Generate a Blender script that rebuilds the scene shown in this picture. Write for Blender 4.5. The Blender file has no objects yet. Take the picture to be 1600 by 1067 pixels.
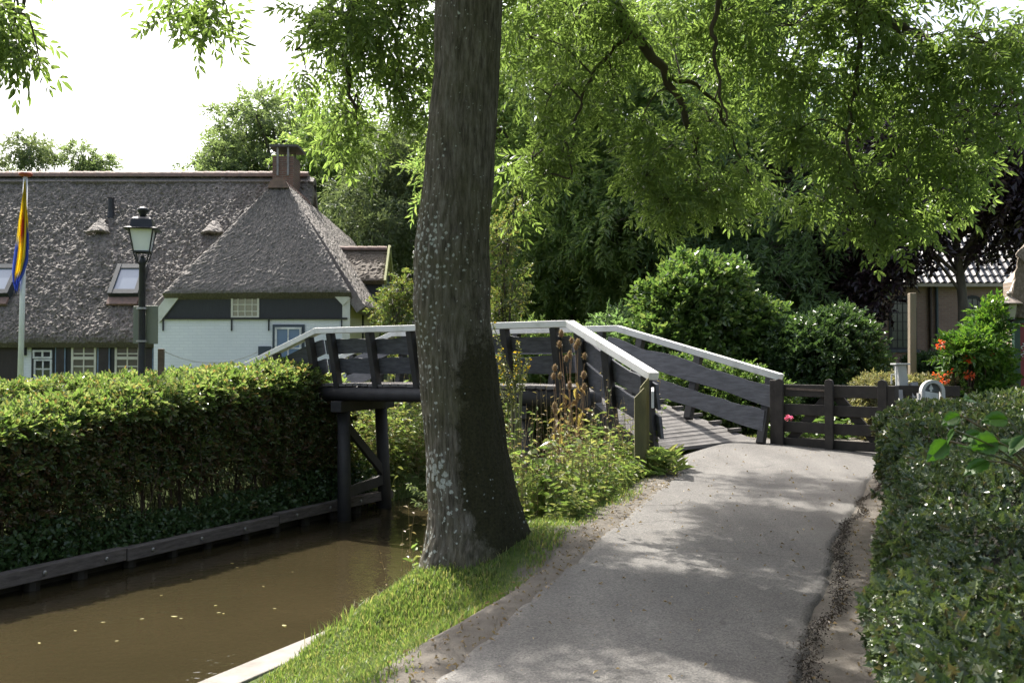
import bpy, math, random
import numpy as np
from mathutils import Vector, Matrix
random.seed(7)
RNG = np.random.default_rng(7)
SC = bpy.context.scene
COL = SC.collection
R = math.radians

# ---------------------------------------------------------------- camera
F, EYE = 1555.0, 2.0
PITCH = math.atan(38.5 / F)
cp, sp = math.cos(PITCH), math.sin(PITCH)
def ray(px, py):
    a, b = px - 800.0, 533.5 - py
    return Vector((a, F * cp - b * sp, F * sp + b * cp))
def P(px, py, d):                       # the point seen at a pixel, d metres ahead
    r = ray(px, py); r *= d / r.y
    return Vector((r.x, r.y, r.z + EYE))
def G(px, py, z):                       # the point seen at a pixel, at height z
    r = ray(px, py); r *= (z - EYE) / r.z
    return Vector((r.x, r.y, z))
cam = bpy.data.cameras.new('camera')
cam.lens = F / 1600 * 36; cam.sensor_width = 36; cam.clip_end = 2000; cam.clip_start = 0.05
co = bpy.data.objects.new('camera', cam); COL.objects.link(co)
co.location = (0, 0, EYE); co.rotation_euler = (math.pi / 2 + PITCH, 0, 0)
SC.camera = co
cam.dof.use_dof = True; cam.dof.focus_distance = 13; cam.dof.aperture_fstop = 7.0

# ---------------------------------------------------------------- light
SUN_AZ, SUN_EL = R(-30), R(54)          # azimuth from +Y, positive to the right
sdir = Vector((math.sin(SUN_AZ) * math.cos(SUN_EL), math.cos(SUN_AZ) * math.cos(SUN_EL), math.sin(SUN_EL)))
sun = bpy.data.lights.new('sun', 'SUN'); sun.energy = 4.8; sun.angle = R(0.55); sun.color = (1, .95, .87)
so = bpy.data.objects.new('sun', sun); COL.objects.link(so)
so.rotation_euler = sdir.to_track_quat('Z', 'Y').to_euler(); so.location = sdir * 60
w = bpy.data.worlds.new('World'); SC.world = w; w.use_nodes = True
nt = w.node_tree; bgn = nt.nodes['Background']
sk = nt.nodes.new('ShaderNodeTexSky'); sk.sky_type = 'NISHITA'; sk.sun_disc = False
sk.sun_elevation = SUN_EL; sk.sun_rotation = SUN_AZ
sk.air_density = 1.0; sk.dust_density = 6.0; sk.ozone_density = 1.0; sk.altitude = 0
hs = nt.nodes.new('ShaderNodeHueSaturation'); hs.inputs['Saturation'].default_value = 0.75
nt.links.new(sk.outputs[0], hs.inputs['Color']); nt.links.new(hs.outputs[0], bgn.inputs[0])
bgn.inputs[1].default_value = 0.15
SC.view_settings.view_transform = 'Standard'; SC.view_settings.look = 'None'
SC.view_settings.gamma = 1; SC.view_settings.exposure = 1.28
SC.cycles.max_bounces = 7; SC.cycles.diffuse_bounces = 3; SC.cycles.glossy_bounces = 3
SC.cycles.transmission_bounces = 4; SC.cycles.transparent_max_bounces = 4
SC.cycles.caustics_reflective = False; SC.cycles.caustics_refractive = False

# ---------------------------------------------------------------- noise, vectorised
def _h(i, j, k, seed):
    n = (i * 374761393 + j * 668265263 + k * 2147483647 + seed * 1274126177) & 0xffffffff
    n = ((n ^ (n >> 13)) * 1274126177) & 0xffffffff
    n = ((n ^ (n >> 16)) * 2246822519) & 0xffffffff
    return ((n ^ (n >> 15)) & 0xffff) / 32767.5 - 1.0
def vnoise(p, scale=1.0, seed=0):       # value noise, -1..1
    q = np.asarray(p, float) / scale
    i = np.floor(q).astype(np.int64); f = q - i; f = f * f * (3 - 2 * f)
    out = 0
    for dx in (0, 1):
        for dy in (0, 1):
            for dz in (0, 1):
                wgt = (f[:, 0] if dx else 1 - f[:, 0]) * (f[:, 1] if dy else 1 - f[:, 1]) * (f[:, 2] if dz else 1 - f[:, 2])
                out = out + wgt * _h(i[:, 0] + dx, i[:, 1] + dy, i[:, 2] + dz, seed)
    return out
def v1(x, scale=1.0, seed=0):
    x = np.atleast_1d(np.asarray(x, float))
    return vnoise(np.stack([x, 0 * x, 0 * x], 1), scale, seed)

# ---------------------------------------------------------------- materials
MATS = {}
def newmat(name):
    m = bpy.data.materials.new(name); m.use_nodes = True
    n = m.node_tree.nodes; n.clear()
    return m, n, m.node_tree.links
def ramp(n, l, fac, stops):
    r = n.new('ShaderNodeValToRGB')
    while len(r.color_ramp.elements) < len(stops): r.color_ramp.elements.new(0.5)
    for e, (p, c) in zip(r.color_ramp.elements, stops):
        e.position = p; e.color = (*c, 1)
    l.new(fac, r.inputs[0]); return r.outputs[0]
def noise_node(n, l, scale, detail=4, vec=None, rough=.55, dist=0):
    t = n.new('ShaderNodeTexNoise'); t.inputs['Scale'].default_value = scale
    t.inputs['Detail'].default_value = detail; t.inputs['Roughness'].default_value = rough
    t.inputs['Distortion'].default_value = dist
    if vec is not None: l.new(vec, t.inputs['Vector'])
    return t.outputs['Fac']
def coords(n, l, kind='Object', scale=(1, 1, 1)):
    tc = n.new('ShaderNodeTexCoord'); mp = n.new('ShaderNodeMapping'); mp.inputs['Scale'].default_value = scale
    l.new(tc.outputs[kind], mp.inputs['Vector']); return mp.outputs[0]
def mixc(n, l, fac, a, b, mode='MIX'):
    x = n.new('ShaderNodeMix'); x.data_type = 'RGBA'; x.blend_type = mode
    for s, v in ((0, fac), (6, a), (7, b)):
        if isinstance(v, (int, float)): x.inputs[s].default_value = v
        elif isinstance(v, tuple): x.inputs[s].default_value = (*v, 1)
        else: l.new(v, x.inputs[s])
    return x.outputs[2]
def bumpn(n, l, h, strength=.4, dist=.02):
    b = n.new('ShaderNodeBump'); b.inputs['Strength'].default_value = strength; b.inputs['Distance'].default_value = dist
    l.new(h, b.inputs['Height']); return b.outputs[0]
def simple(name, c1, c2=None, scale=6, rough=.7, bump=.3, bscale=40, bdist=.01, stretch=(1, 1, 1), metallic=0, spec=.4, coord='Object', lo=.35, hi=.65):
    """two tones of one colour broken up by noise, with a fine bump"""
    if name in MATS: return MATS[name]
    m, n, l = newmat(name)
    o = n.new('ShaderNodeOutputMaterial'); b = n.new('ShaderNodeBsdfPrincipled'); l.new(b.outputs[0], o.inputs[0])
    v = coords(n, l, coord, stretch)
    c2 = c2 or tuple(x * .6 for x in c1)
    l.new(ramp(n, l, noise_node(n, l, scale, 6, v, .62), [(lo, c1), (hi, c2)]), b.inputs['Base Color'])
    b.inputs['Roughness'].default_value = rough; b.inputs['Metallic'].default_value = metallic
    b.inputs['Specular IOR Level'].default_value = spec
    if bump: l.new(bumpn(n, l, noise_node(n, l, bscale, 5, v, .6), bump, bdist), b.inputs['Normal'])
    MATS[name] = m; return m
def leafmat(name, stops, trans=.4, tcol=None, rough=.42, spec=.5, tboost=2.2):
    """leaf: every leaf its own tone; light shines through it"""
    if name in MATS: return MATS[name]
    m, n, l = newmat(name)
    o = n.new('ShaderNodeOutputMaterial'); b = n.new('ShaderNodeBsdfPrincipled'); t = n.new('ShaderNodeBsdfTranslucent')
    g = n.new('ShaderNodeNewGeometry')
    k = len(stops)
    c = ramp(n, l, g.outputs['Random Per Island'], [(i / max(1, k - 1), s) for i, s in enumerate(stops)])
    l.new(c, b.inputs['Base Color']); b.inputs['Roughness'].default_value = rough
    b.inputs['Specular IOR Level'].default_value = spec
    tc = mixc(n, l, 1.0, c, tcol or (tboost * .98, tboost * 1.0, tboost * .6), 'MULTIPLY')
    l.new(tc, t.inputs[0])
    mx = n.new('ShaderNodeMixShader'); mx.inputs[0].default_value = trans
    l.new(b.outputs[0], mx.inputs[1]); l.new(t.outputs[0], mx.inputs[2]); l.new(mx.outputs[0], o.inputs[0])
    MATS[name] = m; return m
def brickmat(name, c1, c2, mortar, bw=.22, bh=.065, ms=.01, rough=.85, bump=.5, blotch=None):
    if name in MATS: return MATS[name]
    m, n, l = newmat(name)
    o = n.new('ShaderNodeOutputMaterial'); b = n.new('ShaderNodeBsdfPrincipled'); l.new(b.outputs[0], o.inputs[0])
    tc = n.new('ShaderNodeTexCoord'); br = n.new('ShaderNodeTexBrick'); l.new(tc.outputs['UV'], br.inputs['Vector'])
    br.inputs['Color1'].default_value = (*c1, 1); br.inputs['Color2'].default_value = (*c2, 1); br.inputs['Mortar'].default_value = (*mortar, 1)
    br.inputs['Scale'].default_value = 1; br.inputs['Mortar Size'].default_value = ms
    br.inputs['Brick Width'].default_value = bw; br.inputs['Row Height'].default_value = bh; br.inputs['Mortar Smooth'].default_value = .3
    nf = noise_node(n, l, 1.3, 6, tc.outputs['Object'], .65)
    c = mixc(n, l, ramp(n, l, nf, [(.4, (0, 0, 0)), (.75, (.5, .5, .5))]), br.outputs[0], blotch or tuple(x * .6 for x in c1))
    l.new(c, b.inputs['Base Color']); b.inputs['Roughness'].default_value = rough
    inv = n.new('ShaderNodeMath'); inv.operation = 'SUBTRACT'; inv.inputs[0].default_value = 1; l.new(br.outputs['Fac'], inv.inputs[1])
    l.new(bumpn(n, l, inv.outputs[0], bump, .008), b.inputs['Normal'])
    MATS[name] = m; return m
def glassmat(name='window_glass', c=(.02, .025, .03), rough=.04):
    if name in MATS: return MATS[name]
    m, n, l = newmat(name)
    o = n.new('ShaderNodeOutputMaterial'); b = n.new('ShaderNodeBsdfPrincipled'); l.new(b.outputs[0], o.inputs[0])
    b.inputs['Base Color'].default_value = (*c, 1); b.inputs['Roughness'].default_value = rough
    b.inputs['Specular IOR Level'].default_value = .9; b.inputs['Coat Weight'].default_value = .5
    MATS[name] = m; return m

# ---------------------------------------------------------------- mesh building
def link(o, parent=None):
    COL.objects.link(o)
    if parent is not None: o.parent = parent
    return o
def boxuv(me):
    n = len(me.loops)
    if not n: return
    uv = me.uv_layers.new(name='uv')
    lv = np.empty(n, np.int32); me.loops.foreach_get('vertex_index', lv)
    V = np.empty(len(me.vertices) * 3); me.vertices.foreach_get('co', V); V = V.reshape(-1, 3)
    np_ = len(me.polygons)
    N = np.empty(np_ * 3); me.polygons.foreach_get('normal', N); N = np.abs(N.reshape(-1, 3))
    lt = np.empty(np_, np.int32); me.polygons.foreach_get('loop_total', lt)
    ax = np.repeat(N.argmax(1), lt); c = V[lv]
    out = np.empty((n, 2))
    out[:, 0] = np.where(ax == 0, c[:, 1], c[:, 0]); out[:, 1] = np.where(ax == 2, c[:, 1], c[:, 2])
    uv.data.foreach_set('uv', out.ravel())
class MB:
    def __init__(s): s.v = []; s.f = []
    def add(s, vs, fs):
        k = len(s.v); s.v += [tuple(x) for x in vs]; s.f += [tuple(i + k for i in f) for f in fs]; return s
    def box(s, c, size, rot=None):
        hx, hy, hz = (x / 2 for x in size); c = Vector(c)
        vs = [Vector((x, y, z)) for x in (-hx, hx) for y in (-hy, hy) for z in (-hz, hz)]
        if rot is not None: vs = [rot @ v for v in vs]
        return s.add([v + c for v in vs], [(0, 1, 3, 2), (4, 6, 7, 5), (0, 4, 5, 1), (2, 3, 7, 6), (0, 2, 6, 4), (1, 5, 7, 3)])
    def span(s, x0, x1, y0, y1, z0, z1):
        return s.box(((x0 + x1) / 2, (y0 + y1) / 2, (z0 + z1) / 2), (abs(x1 - x0), abs(y1 - y0), abs(z1 - z0)))
    def bar(s, p, q, w_, h_, up=(0, 0, 1)):
        p, q = Vector(p), Vector(q); d = (q - p); L = d.length; d.normalize()
        u = Vector(up); side = d.cross(u)
        if side.length < 1e-4: side = d.cross(Vector((0, 1, 0)))
        side.normalize(); u = side.cross(d).normalized()
        rot = Matrix((d, side, u)).transposed()
        return s.box((p + q) / 2, (L, w_, h_), rot)
    def tube(s, pts, rads, n=8, cap=True):
        pts = [Vector(p) for p in pts]
        if isinstance(rads, (int, float)): rads = [rads] * len(pts)
        k = len(s.v); ref = None
        for i, p in enumerate(pts):
            t = (pts[min(i + 1, len(pts) - 1)] - pts[max(i - 1, 0)]).normalized()
            if ref is None: ref = t.cross(Vector((0.3, 1, 0.2))) if abs(t.y) < .9 else t.cross(Vector((1, 0, .2)))
            a = (ref - t * ref.dot(t)).normalized(); ref = a; b = t.cross(a)
            for j in range(n):
                th = 2 * math.pi * j / n
                s.v.append(tuple(p + (a * math.cos(th) + b * math.sin(th)) * rads[i]))
        for i in range(len(pts) - 1):
            for j in range(n):
                a0, a1 = k + i * n + j, k + i * n + (j + 1) % n
                s.f.append((a0, a1, a1 + n, a0 + n))
        if cap:
            s.f.append(tuple(k + j for j in reversed(range(n)))); e = k + (len(pts) - 1) * n
            s.f.append(tuple(e + j for j in range(n)))
        return s
    def prism(s, poly, vec):
        n = len(poly); vec = Vector(vec); a = [Vector(p) for p in poly]
        return s.add(a + [p + vec for p in a], [tuple(reversed(range(n))), tuple(range(n, 2 * n))] + [(i, (i + 1) % n, (i + 1) % n + n, i + n) for i in range(n)])
    def lathe(s, prof, c, n=16, ang0=0):
        k = len(s.v); c = Vector(c)
        for r_, z in prof:
            for j in range(n):
                th = 2 * math.pi * j / n + ang0
                s.v.append((c.x + r_ * math.cos(th), c.y + r_ * math.sin(th), c.z + z))
        for i in range(len(prof) - 1):
            for j in range(n):
                a0, a1 = k + i * n + j, k + i * n + (j + 1) % n
                s.f.append((a0, a1, a1 + n, a0 + n))
        s.f.append(tuple(k + j for j in reversed(range(n)))); e = k + (len(prof) - 1) * n
        s.f.append(tuple(e + j for j in range(n))); return s
    def build(s, name, mat, parent=None, smooth=False, bevel=0):
        me = bpy.data.meshes.new(name); me.from_pydata(s.v, [], s.f); me.update()
        me.materials.append(mat)
        if smooth: me.polygons.foreach_set('use_smooth', [True] * len(me.polygons))
        boxuv(me)
        o = link(bpy.data.objects.new(name, me), None)
        if parent is not None:
            o.parent = parent; o.matrix_parent_inverse = Matrix.Translation(-world_loc(parent))
        if bevel:
            b = o.modifiers.new('bevel', 'BEVEL'); b.width = bevel; b.segments = 2; b.limit_method = 'ANGLE'
        return o
def world_loc(o):
    l = Vector(o.location)
    if o.parent is not None:
        return world_loc(o.parent) + (o.matrix_parent_inverse @ l)
    return l
def np_mesh(name, V, T, mat, parent=None, smooth=False, mi=None, extra=()):
    V = np.ascontiguousarray(V, np.float32); T = np.ascontiguousarray(T, np.int32); k = T.shape[1]
    me = bpy.data.meshes.new(name)
    me.vertices.add(len(V)); me.vertices.foreach_set('co', V.ravel())
    me.loops.add(T.size); me.loops.foreach_set('vertex_index', T.ravel())
    me.polygons.add(len(T)); me.polygons.foreach_set('loop_start', np.arange(len(T), dtype=np.int32) * k)
    me.polygons.foreach_set('loop_total', np.full(len(T), k, np.int32))
    me.update(calc_edges=True)
    me.materials.append(mat)
    for e in extra: me.materials.append(e)
    if mi is not None: me.polygons.foreach_set('material_index', np.asarray(mi, np.int32))
    me.polygons.foreach_set('use_smooth', np.full(len(T), smooth, bool))
    o = bpy.data.objects.new(name, me); COL.objects.link(o)
    if parent is not None:
        o.parent = parent; o.matrix_parent_inverse = Matrix.Translation(-world_loc(parent))
    return o
def thing(name, label, cat, loc, group=None):
    o = bpy.data.objects.new(name, None); COL.objects.link(o); o.location = loc; o.empty_display_size = .2
    o['label'] = label; o['category'] = cat
    if group: o['group'] = group
    return o
def tag(o, label, cat, group=None, kind=None):
    o['label'] = label; o['category'] = cat
    if group: o['group'] = group
    if kind: o['kind'] = kind
    return o
def struct(o, label, cat):
    o['kind'] = 'structure'; o['label'] = label; o['category'] = cat; return o

# ---------------------------------------------------------------- leaf templates
def leaf(L=1, W=.4, fold=.25, bend=.15, wide=.4):
    """ovate leaf along +x, lying in xy, folded along its midrib; four triangles"""
    V = np.array([[0, 0, 0], [L * wide, W / 2, fold * W], [L * .78, W * .34, fold * W * .7 - bend * L * .5], [L, 0, -bend * L],
                  [L * .78, -W * .34, fold * W * .7 - bend * L * .5], [L * wide, -W / 2, fold * W]])
    return V, np.array([[0, 2, 1], [0, 3, 2], [0, 4, 3], [0, 5, 4]])
def leaf2(L=1, W=.45, fold=.25, bend=.1):
    V = np.array([[0, 0, 0], [L * .45, W / 2, fold * W], [L, 0, -bend * L], [L * .45, -W / 2, fold * W]])
    return V, np.array([[0, 2, 1], [0, 3, 2]])
def holly_leaf(L=1, W=.55):
    pts = [(0, 0)]
    for x, y in ((.12, .25), (.22, .9), (.34, .45), (.46, 1.0), (.58, .45), (.7, .85), (.8, .3)): pts.append((x, y))
    up = [(x * L, y * W / 2, y * y * .22 * W + (.06 * W if y > .8 else -.02)) for x, y in pts[1:]]
    V = [(0, 0, 0), (L, 0, -.08 * L)] + up + [(x, -y, z) for x, y, z in up]
    n = len(up); T = []
    for a in (0, n):
        ids = [2 + a + i for i in range(n)]
        ch = [0] + ids + [1]
        # fan about the midrib middle
        V.append((L * .5, 0, -.03 * L)); c = len(V) - 1
        for i in range(len(ch) - 1):
            T.append((c, ch[i], ch[i + 1]) if a else (c, ch[i + 1], ch[i]))
    return np.array(V), np.array(T)
def rot_axis(x, up, roll):
    """(N,3,3) frames: first axis along x, third as near to up as it can be, rolled"""
    x = x / np.linalg.norm(x, axis=1, keepdims=True)
    y = np.cross(up, x); ln = np.linalg.norm(y, axis=1, keepdims=True)
    y = np.where(ln < 1e-3, np.array([[1., 0, 0]]), y / np.maximum(ln, 1e-6))
    z = np.cross(x, y)
    c, s_ = np.cos(roll)[:, None], np.sin(roll)[:, None]
    return np.stack([x, y * c + z * s_, z * c - y * s_], 2)
def scatter(tmpls, pos, M, scale):
    """put a random one of tmpls at each pos with frame M"""
    pos = np.asarray(pos, float); k = len(tmpls); pick = RNG.integers(0, k, len(pos)); VV = []; TT = []; off = 0
    for t in range(k):
        ids = np.nonzero(pick == t)[0]
        if not len(ids): continue
        V, T = tmpls[t]
        W = np.einsum('nij,vj->nvi', M[ids], V) * scale[ids][:, None, None] + pos[ids][:, None, :]
        VV.append(W.reshape(-1, 3))
        TT.append((T[None] + (np.arange(len(ids)) * len(V))[:, None, None] + off).reshape(-1, 3)); off += len(ids) * len(V)
    return np.concatenate(VV), np.concatenate(TT)
def join(parts):
    VV, TT, off = [], [], 0
    for V, T in parts:
        VV.append(V); TT.append(T + off); off += len(V)
    return np.concatenate(VV), np.concatenate(TT)
def unit(n, rng=None):
    a = (rng or RNG).normal(size=(n, 3)); return a / np.linalg.norm(a, axis=1, keepdims=True)
UP = np.array([[0., 0, 1]])
def twig(nl=10, L=1.0, ll=.3, lw=.16, droop=.25, seed=0, leaf_fn=leaf2, spread=1.0, rosette=False):
    """a leafy twig along +x"""
    r = np.random.default_rng(seed); t = np.linspace(.12, 1, nl) if not rosette else np.full(nl, .1)
    pos = np.stack([t * L, r.normal(0, .03, nl) * L, -droop * t * t * L], 1)
    side = np.where(np.arange(nl) % 2 == 0, 1, -1)
    ang = side * r.uniform(.5, 1.25, nl) * spread; ang[-1] *= .2
    if rosette: ang = np.arange(nl) * 2.4
    ax = np.stack([np.cos(ang), np.sin(ang), r.uniform(-.55, .3, nl)], 1)
    M = rot_axis(ax, np.repeat(UP, nl, 0) + r.normal(0, .35, (nl, 3)), r.normal(0, .3, nl))
    sc = r.uniform(.75, 1.2, nl)
    V, T = leaf_fn(ll, lw)
    W = np.einsum('nij,vj->nvi', M, V) * sc[:, None, None] + pos[:, None, :]
    return W.reshape(-1, 3), (T[None] + (np.arange(nl) * len(V))[:, None, None]).reshape(-1, 3)
def ash_leaf(seed, L=.30, pairs=5, leaf_fn=leaf):
    """one pinnate ash leaf along +x, arching down"""
    r = np.random.default_rng(seed); P_, A, S = [], [], []
    d = r.uniform(.3, .6)
    for i in range(pairs):
        t = .25 + .7 * i / (pairs - 1)
        for s_ in (-1, 1):
            a = s_ * r.uniform(.75, 1.1)
            P_.append((t * L, 0, -d * t * t * L)); A.append((math.cos(a), math.sin(a), -.3 - d * t * .7 + r.normal(0, .12))); S.append(r.uniform(.85, 1.12) * (1 - .25 * abs(t - .6)))
    P_.append((L, 0, -d * L)); A.append((1, 0, -d * 1.4)); S.append(1.05)
    P_, A, S = np.array(P_), np.array(A), np.array(S); n = len(P_)
    M = rot_axis(A, np.repeat(UP, n, 0) + r.normal(0, .25, (n, 3)), r.normal(0, .25, n))
    V, T = leaf_fn(L * .33, L * .105)
    W = np.einsum('nij,vj->nvi', M, V) * S[:, None, None] + P_[:, None, :]
    V1, T1 = W.reshape(-1, 3), (T[None] + (np.arange(n) * len(V))[:, None, None]).reshape(-1, 3)
    rq = np.array([[0, -.002, 0], [0, .002, 0], [L * .5, -.0015, -d * .25 * L], [L * .5, .0015, -d * .25 * L], [L, 0, -d * L]])
    rt = np.array([[0, 2, 1], [1, 2, 3], [2, 4, 3]])
    return join([(V1, T1), (rq, rt)])
def ash_spray(seed, n=6, leaf_fn=leaf):
    """a shoot end: pinnate leaves spreading from it"""
    r = np.random.default_rng(seed); parts = []
    for i in range(n):
        a = i * 2.4 + r.normal(0, .3); el = r.uniform(-.5, .55) if i else 0
        sp_ = 1.2 if i else .2
        ax = np.array([[math.cos(sp_ * .8), math.sin(sp_) * math.cos(a), math.sin(sp_) * math.sin(a) * .7 + el * .3]])
        M = rot_axis(ax, UP + r.normal(0, .2, (1, 3)), r.normal(0, .3, 1))[0]
        V, T = ash_leaf(seed * 31 + i, L=r.uniform(.23, .33), pairs=int(r.integers(4, 6)), leaf_fn=leaf_fn)
        parts.append((V @ M.T + np.array([[-.16 * (i / n), 0, 0]]), T))
    return join(parts)
ASH = [ash_spray(s) for s in range(8)]
ASH_FAR = [ash_spray(s, leaf_fn=leaf2) for s in range(6)]
TW = [twig(12, 1, .34, .17, .3, s) for s in range(6)]
TWB = [twig(9, 1, .40, .25, .3, 40 + s, leaf_fn=leaf) for s in range(6)]      # broad leaves
TWN = [twig(14, 1, .36, .10, .55, 20 + s) for s in range(6)]            # narrow, hanging
# ---------------------------------------------------------------- the ground
NX, NY = .907, -.42                      # across the canal, to the right
UX, UY = .42, .907                       # along the canal
S_L, S_R = -10.39, -5.32                 # the canal's two edges
WATER_Z = -.70
def smooth(a, b, x):
    t = np.clip((x - a) / (b - a), 0, 1); return t * t * (3 - 2 * t)
def zpath(y): return np.clip(.054 + .057 * y, .22, .90)
PL = [(-8, -2.2), (-3, -1.3), (0, -.85), (3, -.55), (5.18, -.47), (8.4, .70), (11.8, 1.92), (13.2, 2.1), (14.2, 1.95), (15.2, 2.6)]   # path: left edge, x at y
PR = [(-8, .2), (-3, .6), (0, .95), (3, 1.2), (5.18, 1.50), (8.4, 2.75), (11.8, 4.32), (13.0, 5.0), (13.7, 5.05), (15.2, 3.9)]
def pl(y): return np.interp(y, [a for a, b in PL], [b for a, b in PL])
def pr(y): return np.interp(y, [a for a, b in PR], [b for a, b in PR])
def sn(x, y): return NX * x + NY * y
def _prof(t, y):
    k = smooth(7.3, 8.5, y); return (1 - k) * t ** 1.6 + k * (1 - (1 - t) ** 2.4)
def hgt(x, y):
    x = np.asarray(x, float); y = np.asarray(y, float); s = sn(x, y); zp = zpath(y)
    right = -.43 + (zp + .43) * _prof(np.clip((s - S_R - .22) / 2.2, 0, 1), y)
    right = right + np.where(s > -3.2, 0, 0)
    lt = np.clip((S_L - .1 - s) / 3.5, 0, 1)
    lfar = .45 + .4 * smooth(13, 18, y) * smooth(-14.5, -11.5, s)
    left = -.45 + (lfar + .45) * (1 - (1 - lt) ** 2)
    bed = np.full_like(s, -1.35)
    canal = (s > S_L - .24) & (s < S_R - .02)
    h = np.where(s >= S_R - .02, right, np.where(s <= S_L - .24, left, bed))
    endf = smooth(27, 30, y); beh = smooth(-14, -18, y)
    k = np.maximum(endf, beh)
    h = h * (1 - k) + .7 * k
    # trunk mound
    h = h + .10 * np.exp(-((x + .2) ** 2 + (y - 8.75) ** 2) / .5)
    return h
def axis(lo, hi, fine_lo, fine_hi, step, growth=1.22):
    a = list(np.arange(fine_lo, fine_hi + 1e-6, step)); st = step
    while a[-1] < hi: st *= growth; a.append(a[-1] + st)
    st = step; b = []
    c = fine_lo
    while c > lo: st *= growth; c -= st; b.append(c)
    return np.array(sorted(b) + a)
# a grid aligned with the canal, so that its banks are clean steps
sv = axis(-700, 700, -13, 6, .16)
sv = sv[(np.abs(sv - S_L + .24) > .06) & (np.abs(sv - S_R) > .06)]
sv = np.sort(np.concatenate([sv, [S_L - .23, S_L - .25, S_R - .03, S_R - .01]]))
tv = axis(-700, 900, -4, 24, .2)
SS, TT_ = np.meshgrid(sv, tv)
gx = (NX * SS + UX * TT_).ravel(); gy = (NY * SS + UY * TT_).ravel()
gz = hgt(gx, gy)
pts3 = np.stack([gx, gy, gx * 0], 1)
inpath = (gx > pl(gy) - .02) & (gx < pr(gy) + .02) & (gy > -7) & (gy < 15.0)
gz = gz + np.where(np.abs(gx) + np.abs(gy) < 60, .010 * vnoise(pts3, .4, 3) + .010 * vnoise(pts3, 1.4, 4), 0)
gz = np.where(inpath, hgt(gx, gy) - .03, gz)
ns, ntv = len(sv), len(tv)
ii = np.arange(ntv - 1)[:, None] * ns + np.arange(ns - 1)[None]
quads = np.stack([ii, ii + 1, ii + ns + 1, ii + ns], 2).reshape(-1, 4)
m, n, l = newmat('earth_and_turf')
o_ = n.new('ShaderNodeOutputMaterial'); b_ = n.new('ShaderNodeBsdfPrincipled'); l.new(b_.outputs[0], o_.inputs[0])
v_ = coords(n, l)
at = n.new('ShaderNodeAttribute'); at.attribute_name = 'bare'
soil = ramp(n, l, noise_node(n, l, 9, 8, v_, .7), [(.3, (.095, .084, .07)), (.5, (.13, .118, .102)), (.7, (.165, .15, .13))])
turf = ramp(n, l, noise_node(n, l, 14, 6, v_, .7), [(.3, (.035, .06, .015)), (.6, (.075, .10, .028)), (.8, (.15, .14, .06))])
nf_ = noise_node(n, l, 5, 6, v_, .7)
ad = n.new('ShaderNodeMath'); ad.operation = 'ADD'; l.new(at.outputs['Fac'], ad.inputs[0]); l.new(nf_, ad.inputs[1])
msk = ramp(n, l, ad.outputs[0], [(.82, (0, 0, 0)), (1.0, (1, 1, 1))])
l.new(mixc(n, l, msk, turf, soil), b_.inputs['Base Color']); b_.inputs['Roughness'].default_value = .95
b_.inputs['Specular IOR Level'].default_value = .15
l.new(bumpn(n, l, noise_node(n, l, 60, 6, v_, .7), .7, .02), b_.inputs['Normal'])
ground = np_mesh('ground', np.stack([gx, gy, gz], 1), quads, m, smooth=True)
dl = pl(gy) - gx; dr = gx - pr(gy)
near = (gy > -8) & (gy < 15.5)
width_l = .75 + .35 * v1(gy, 1.3, 5)
bare = np.where(near, np.maximum(np.clip(1 - (dl - .05) / np.maximum(width_l, .1), 0, 1) * (dl > -1.5), np.clip(1.4 - dr / 1.6, 0, 1) * (dr > -1.5)), 0)
bare = np.maximum(bare, np.where(sn(gx, gy) < -10.2, 0, 0))
a_ = ground.data.attributes.new('bare', 'FLOAT', 'POINT'); a_.data.foreach_set('value', bare.astype(np.float32))
struct(ground, 'grassy canal banks with bare trodden earth beside the path', 'ground')

# asphalt path
yv = np.concatenate([np.arange(-7, 3, .5), np.arange(3, 14.95, .08)])
us = np.linspace(0, 1, 41); px_, py_ = [], []
for y in yv:
    jl = .03 * v1(y, .16, 8)[0] + .02 * v1(y, .7, 9)[0]; jr = .035 * v1(y, .16, 10)[0] + .03 * v1(y, .6, 11)[0]
    a0, a1 = pl(y) + jl, pr(y) + jr
    px_.append(a0 + (a1 - a0) * us); py_.append(np.full(41, y))
px_, py_ = np.array(px_).ravel(), np.array(py_).ravel()
pz = hgt(px_, py_) + .004 + .006 * vnoise(np.stack([px_, py_, 0 * px_], 1), .9, 12)
edge = np.tile(np.minimum(us, 1 - us), len(yv)); pz = pz - np.where(edge < .001, .05, 0)
ii = np.arange(len(yv) - 1)[:, None] * 41 + np.arange(40)[None]
q = np.stack([ii, ii + 1, ii + 42, ii + 41], 2).reshape(-1, 4)
m, n, l = newmat('worn_asphalt')
o_ = n.new('ShaderNodeOutputMaterial'); b_ = n.new('ShaderNodeBsdfPrincipled'); l.new(b_.outputs[0], o_.inputs[0])
v_ = coords(n, l)
big = ramp(n, l, noise_node(n, l, .9, 5, v_, .6), [(.3, (.105, .101, .096)), (.7, (.145, .14, .133))])
vo = n.new('ShaderNodeTexVoronoi'); vo.inputs['Scale'].default_value = 95; l.new(v_, vo.inputs['Vector'])
chips = ramp(n, l, vo.outputs['Color'], [(.1, (.65, .65, .65)), (.5, (.97, .97, .97)), (.9, (1.3, 1.28, 1.25))])
c_ = mixc(n, l, 1, big, chips, 'MULTIPLY')
st = ramp(n, l, noise_node(n, l, 2.6, 7, v_, .7), [(.55, (0, 0, 0)), (.75, (.5, .5, .5))])
vc = n.new('ShaderNodeTexVoronoi'); vc.feature = 'DISTANCE_TO_EDGE'; vc.inputs['Scale'].default_value = .75
nzc = n.new('ShaderNodeTexNoise'); nzc.inputs['Scale'].default_value = 3.5; nzc.inputs['Detail'].default_value = 6; l.new(v_, nzc.inputs['Vector'])
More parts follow.
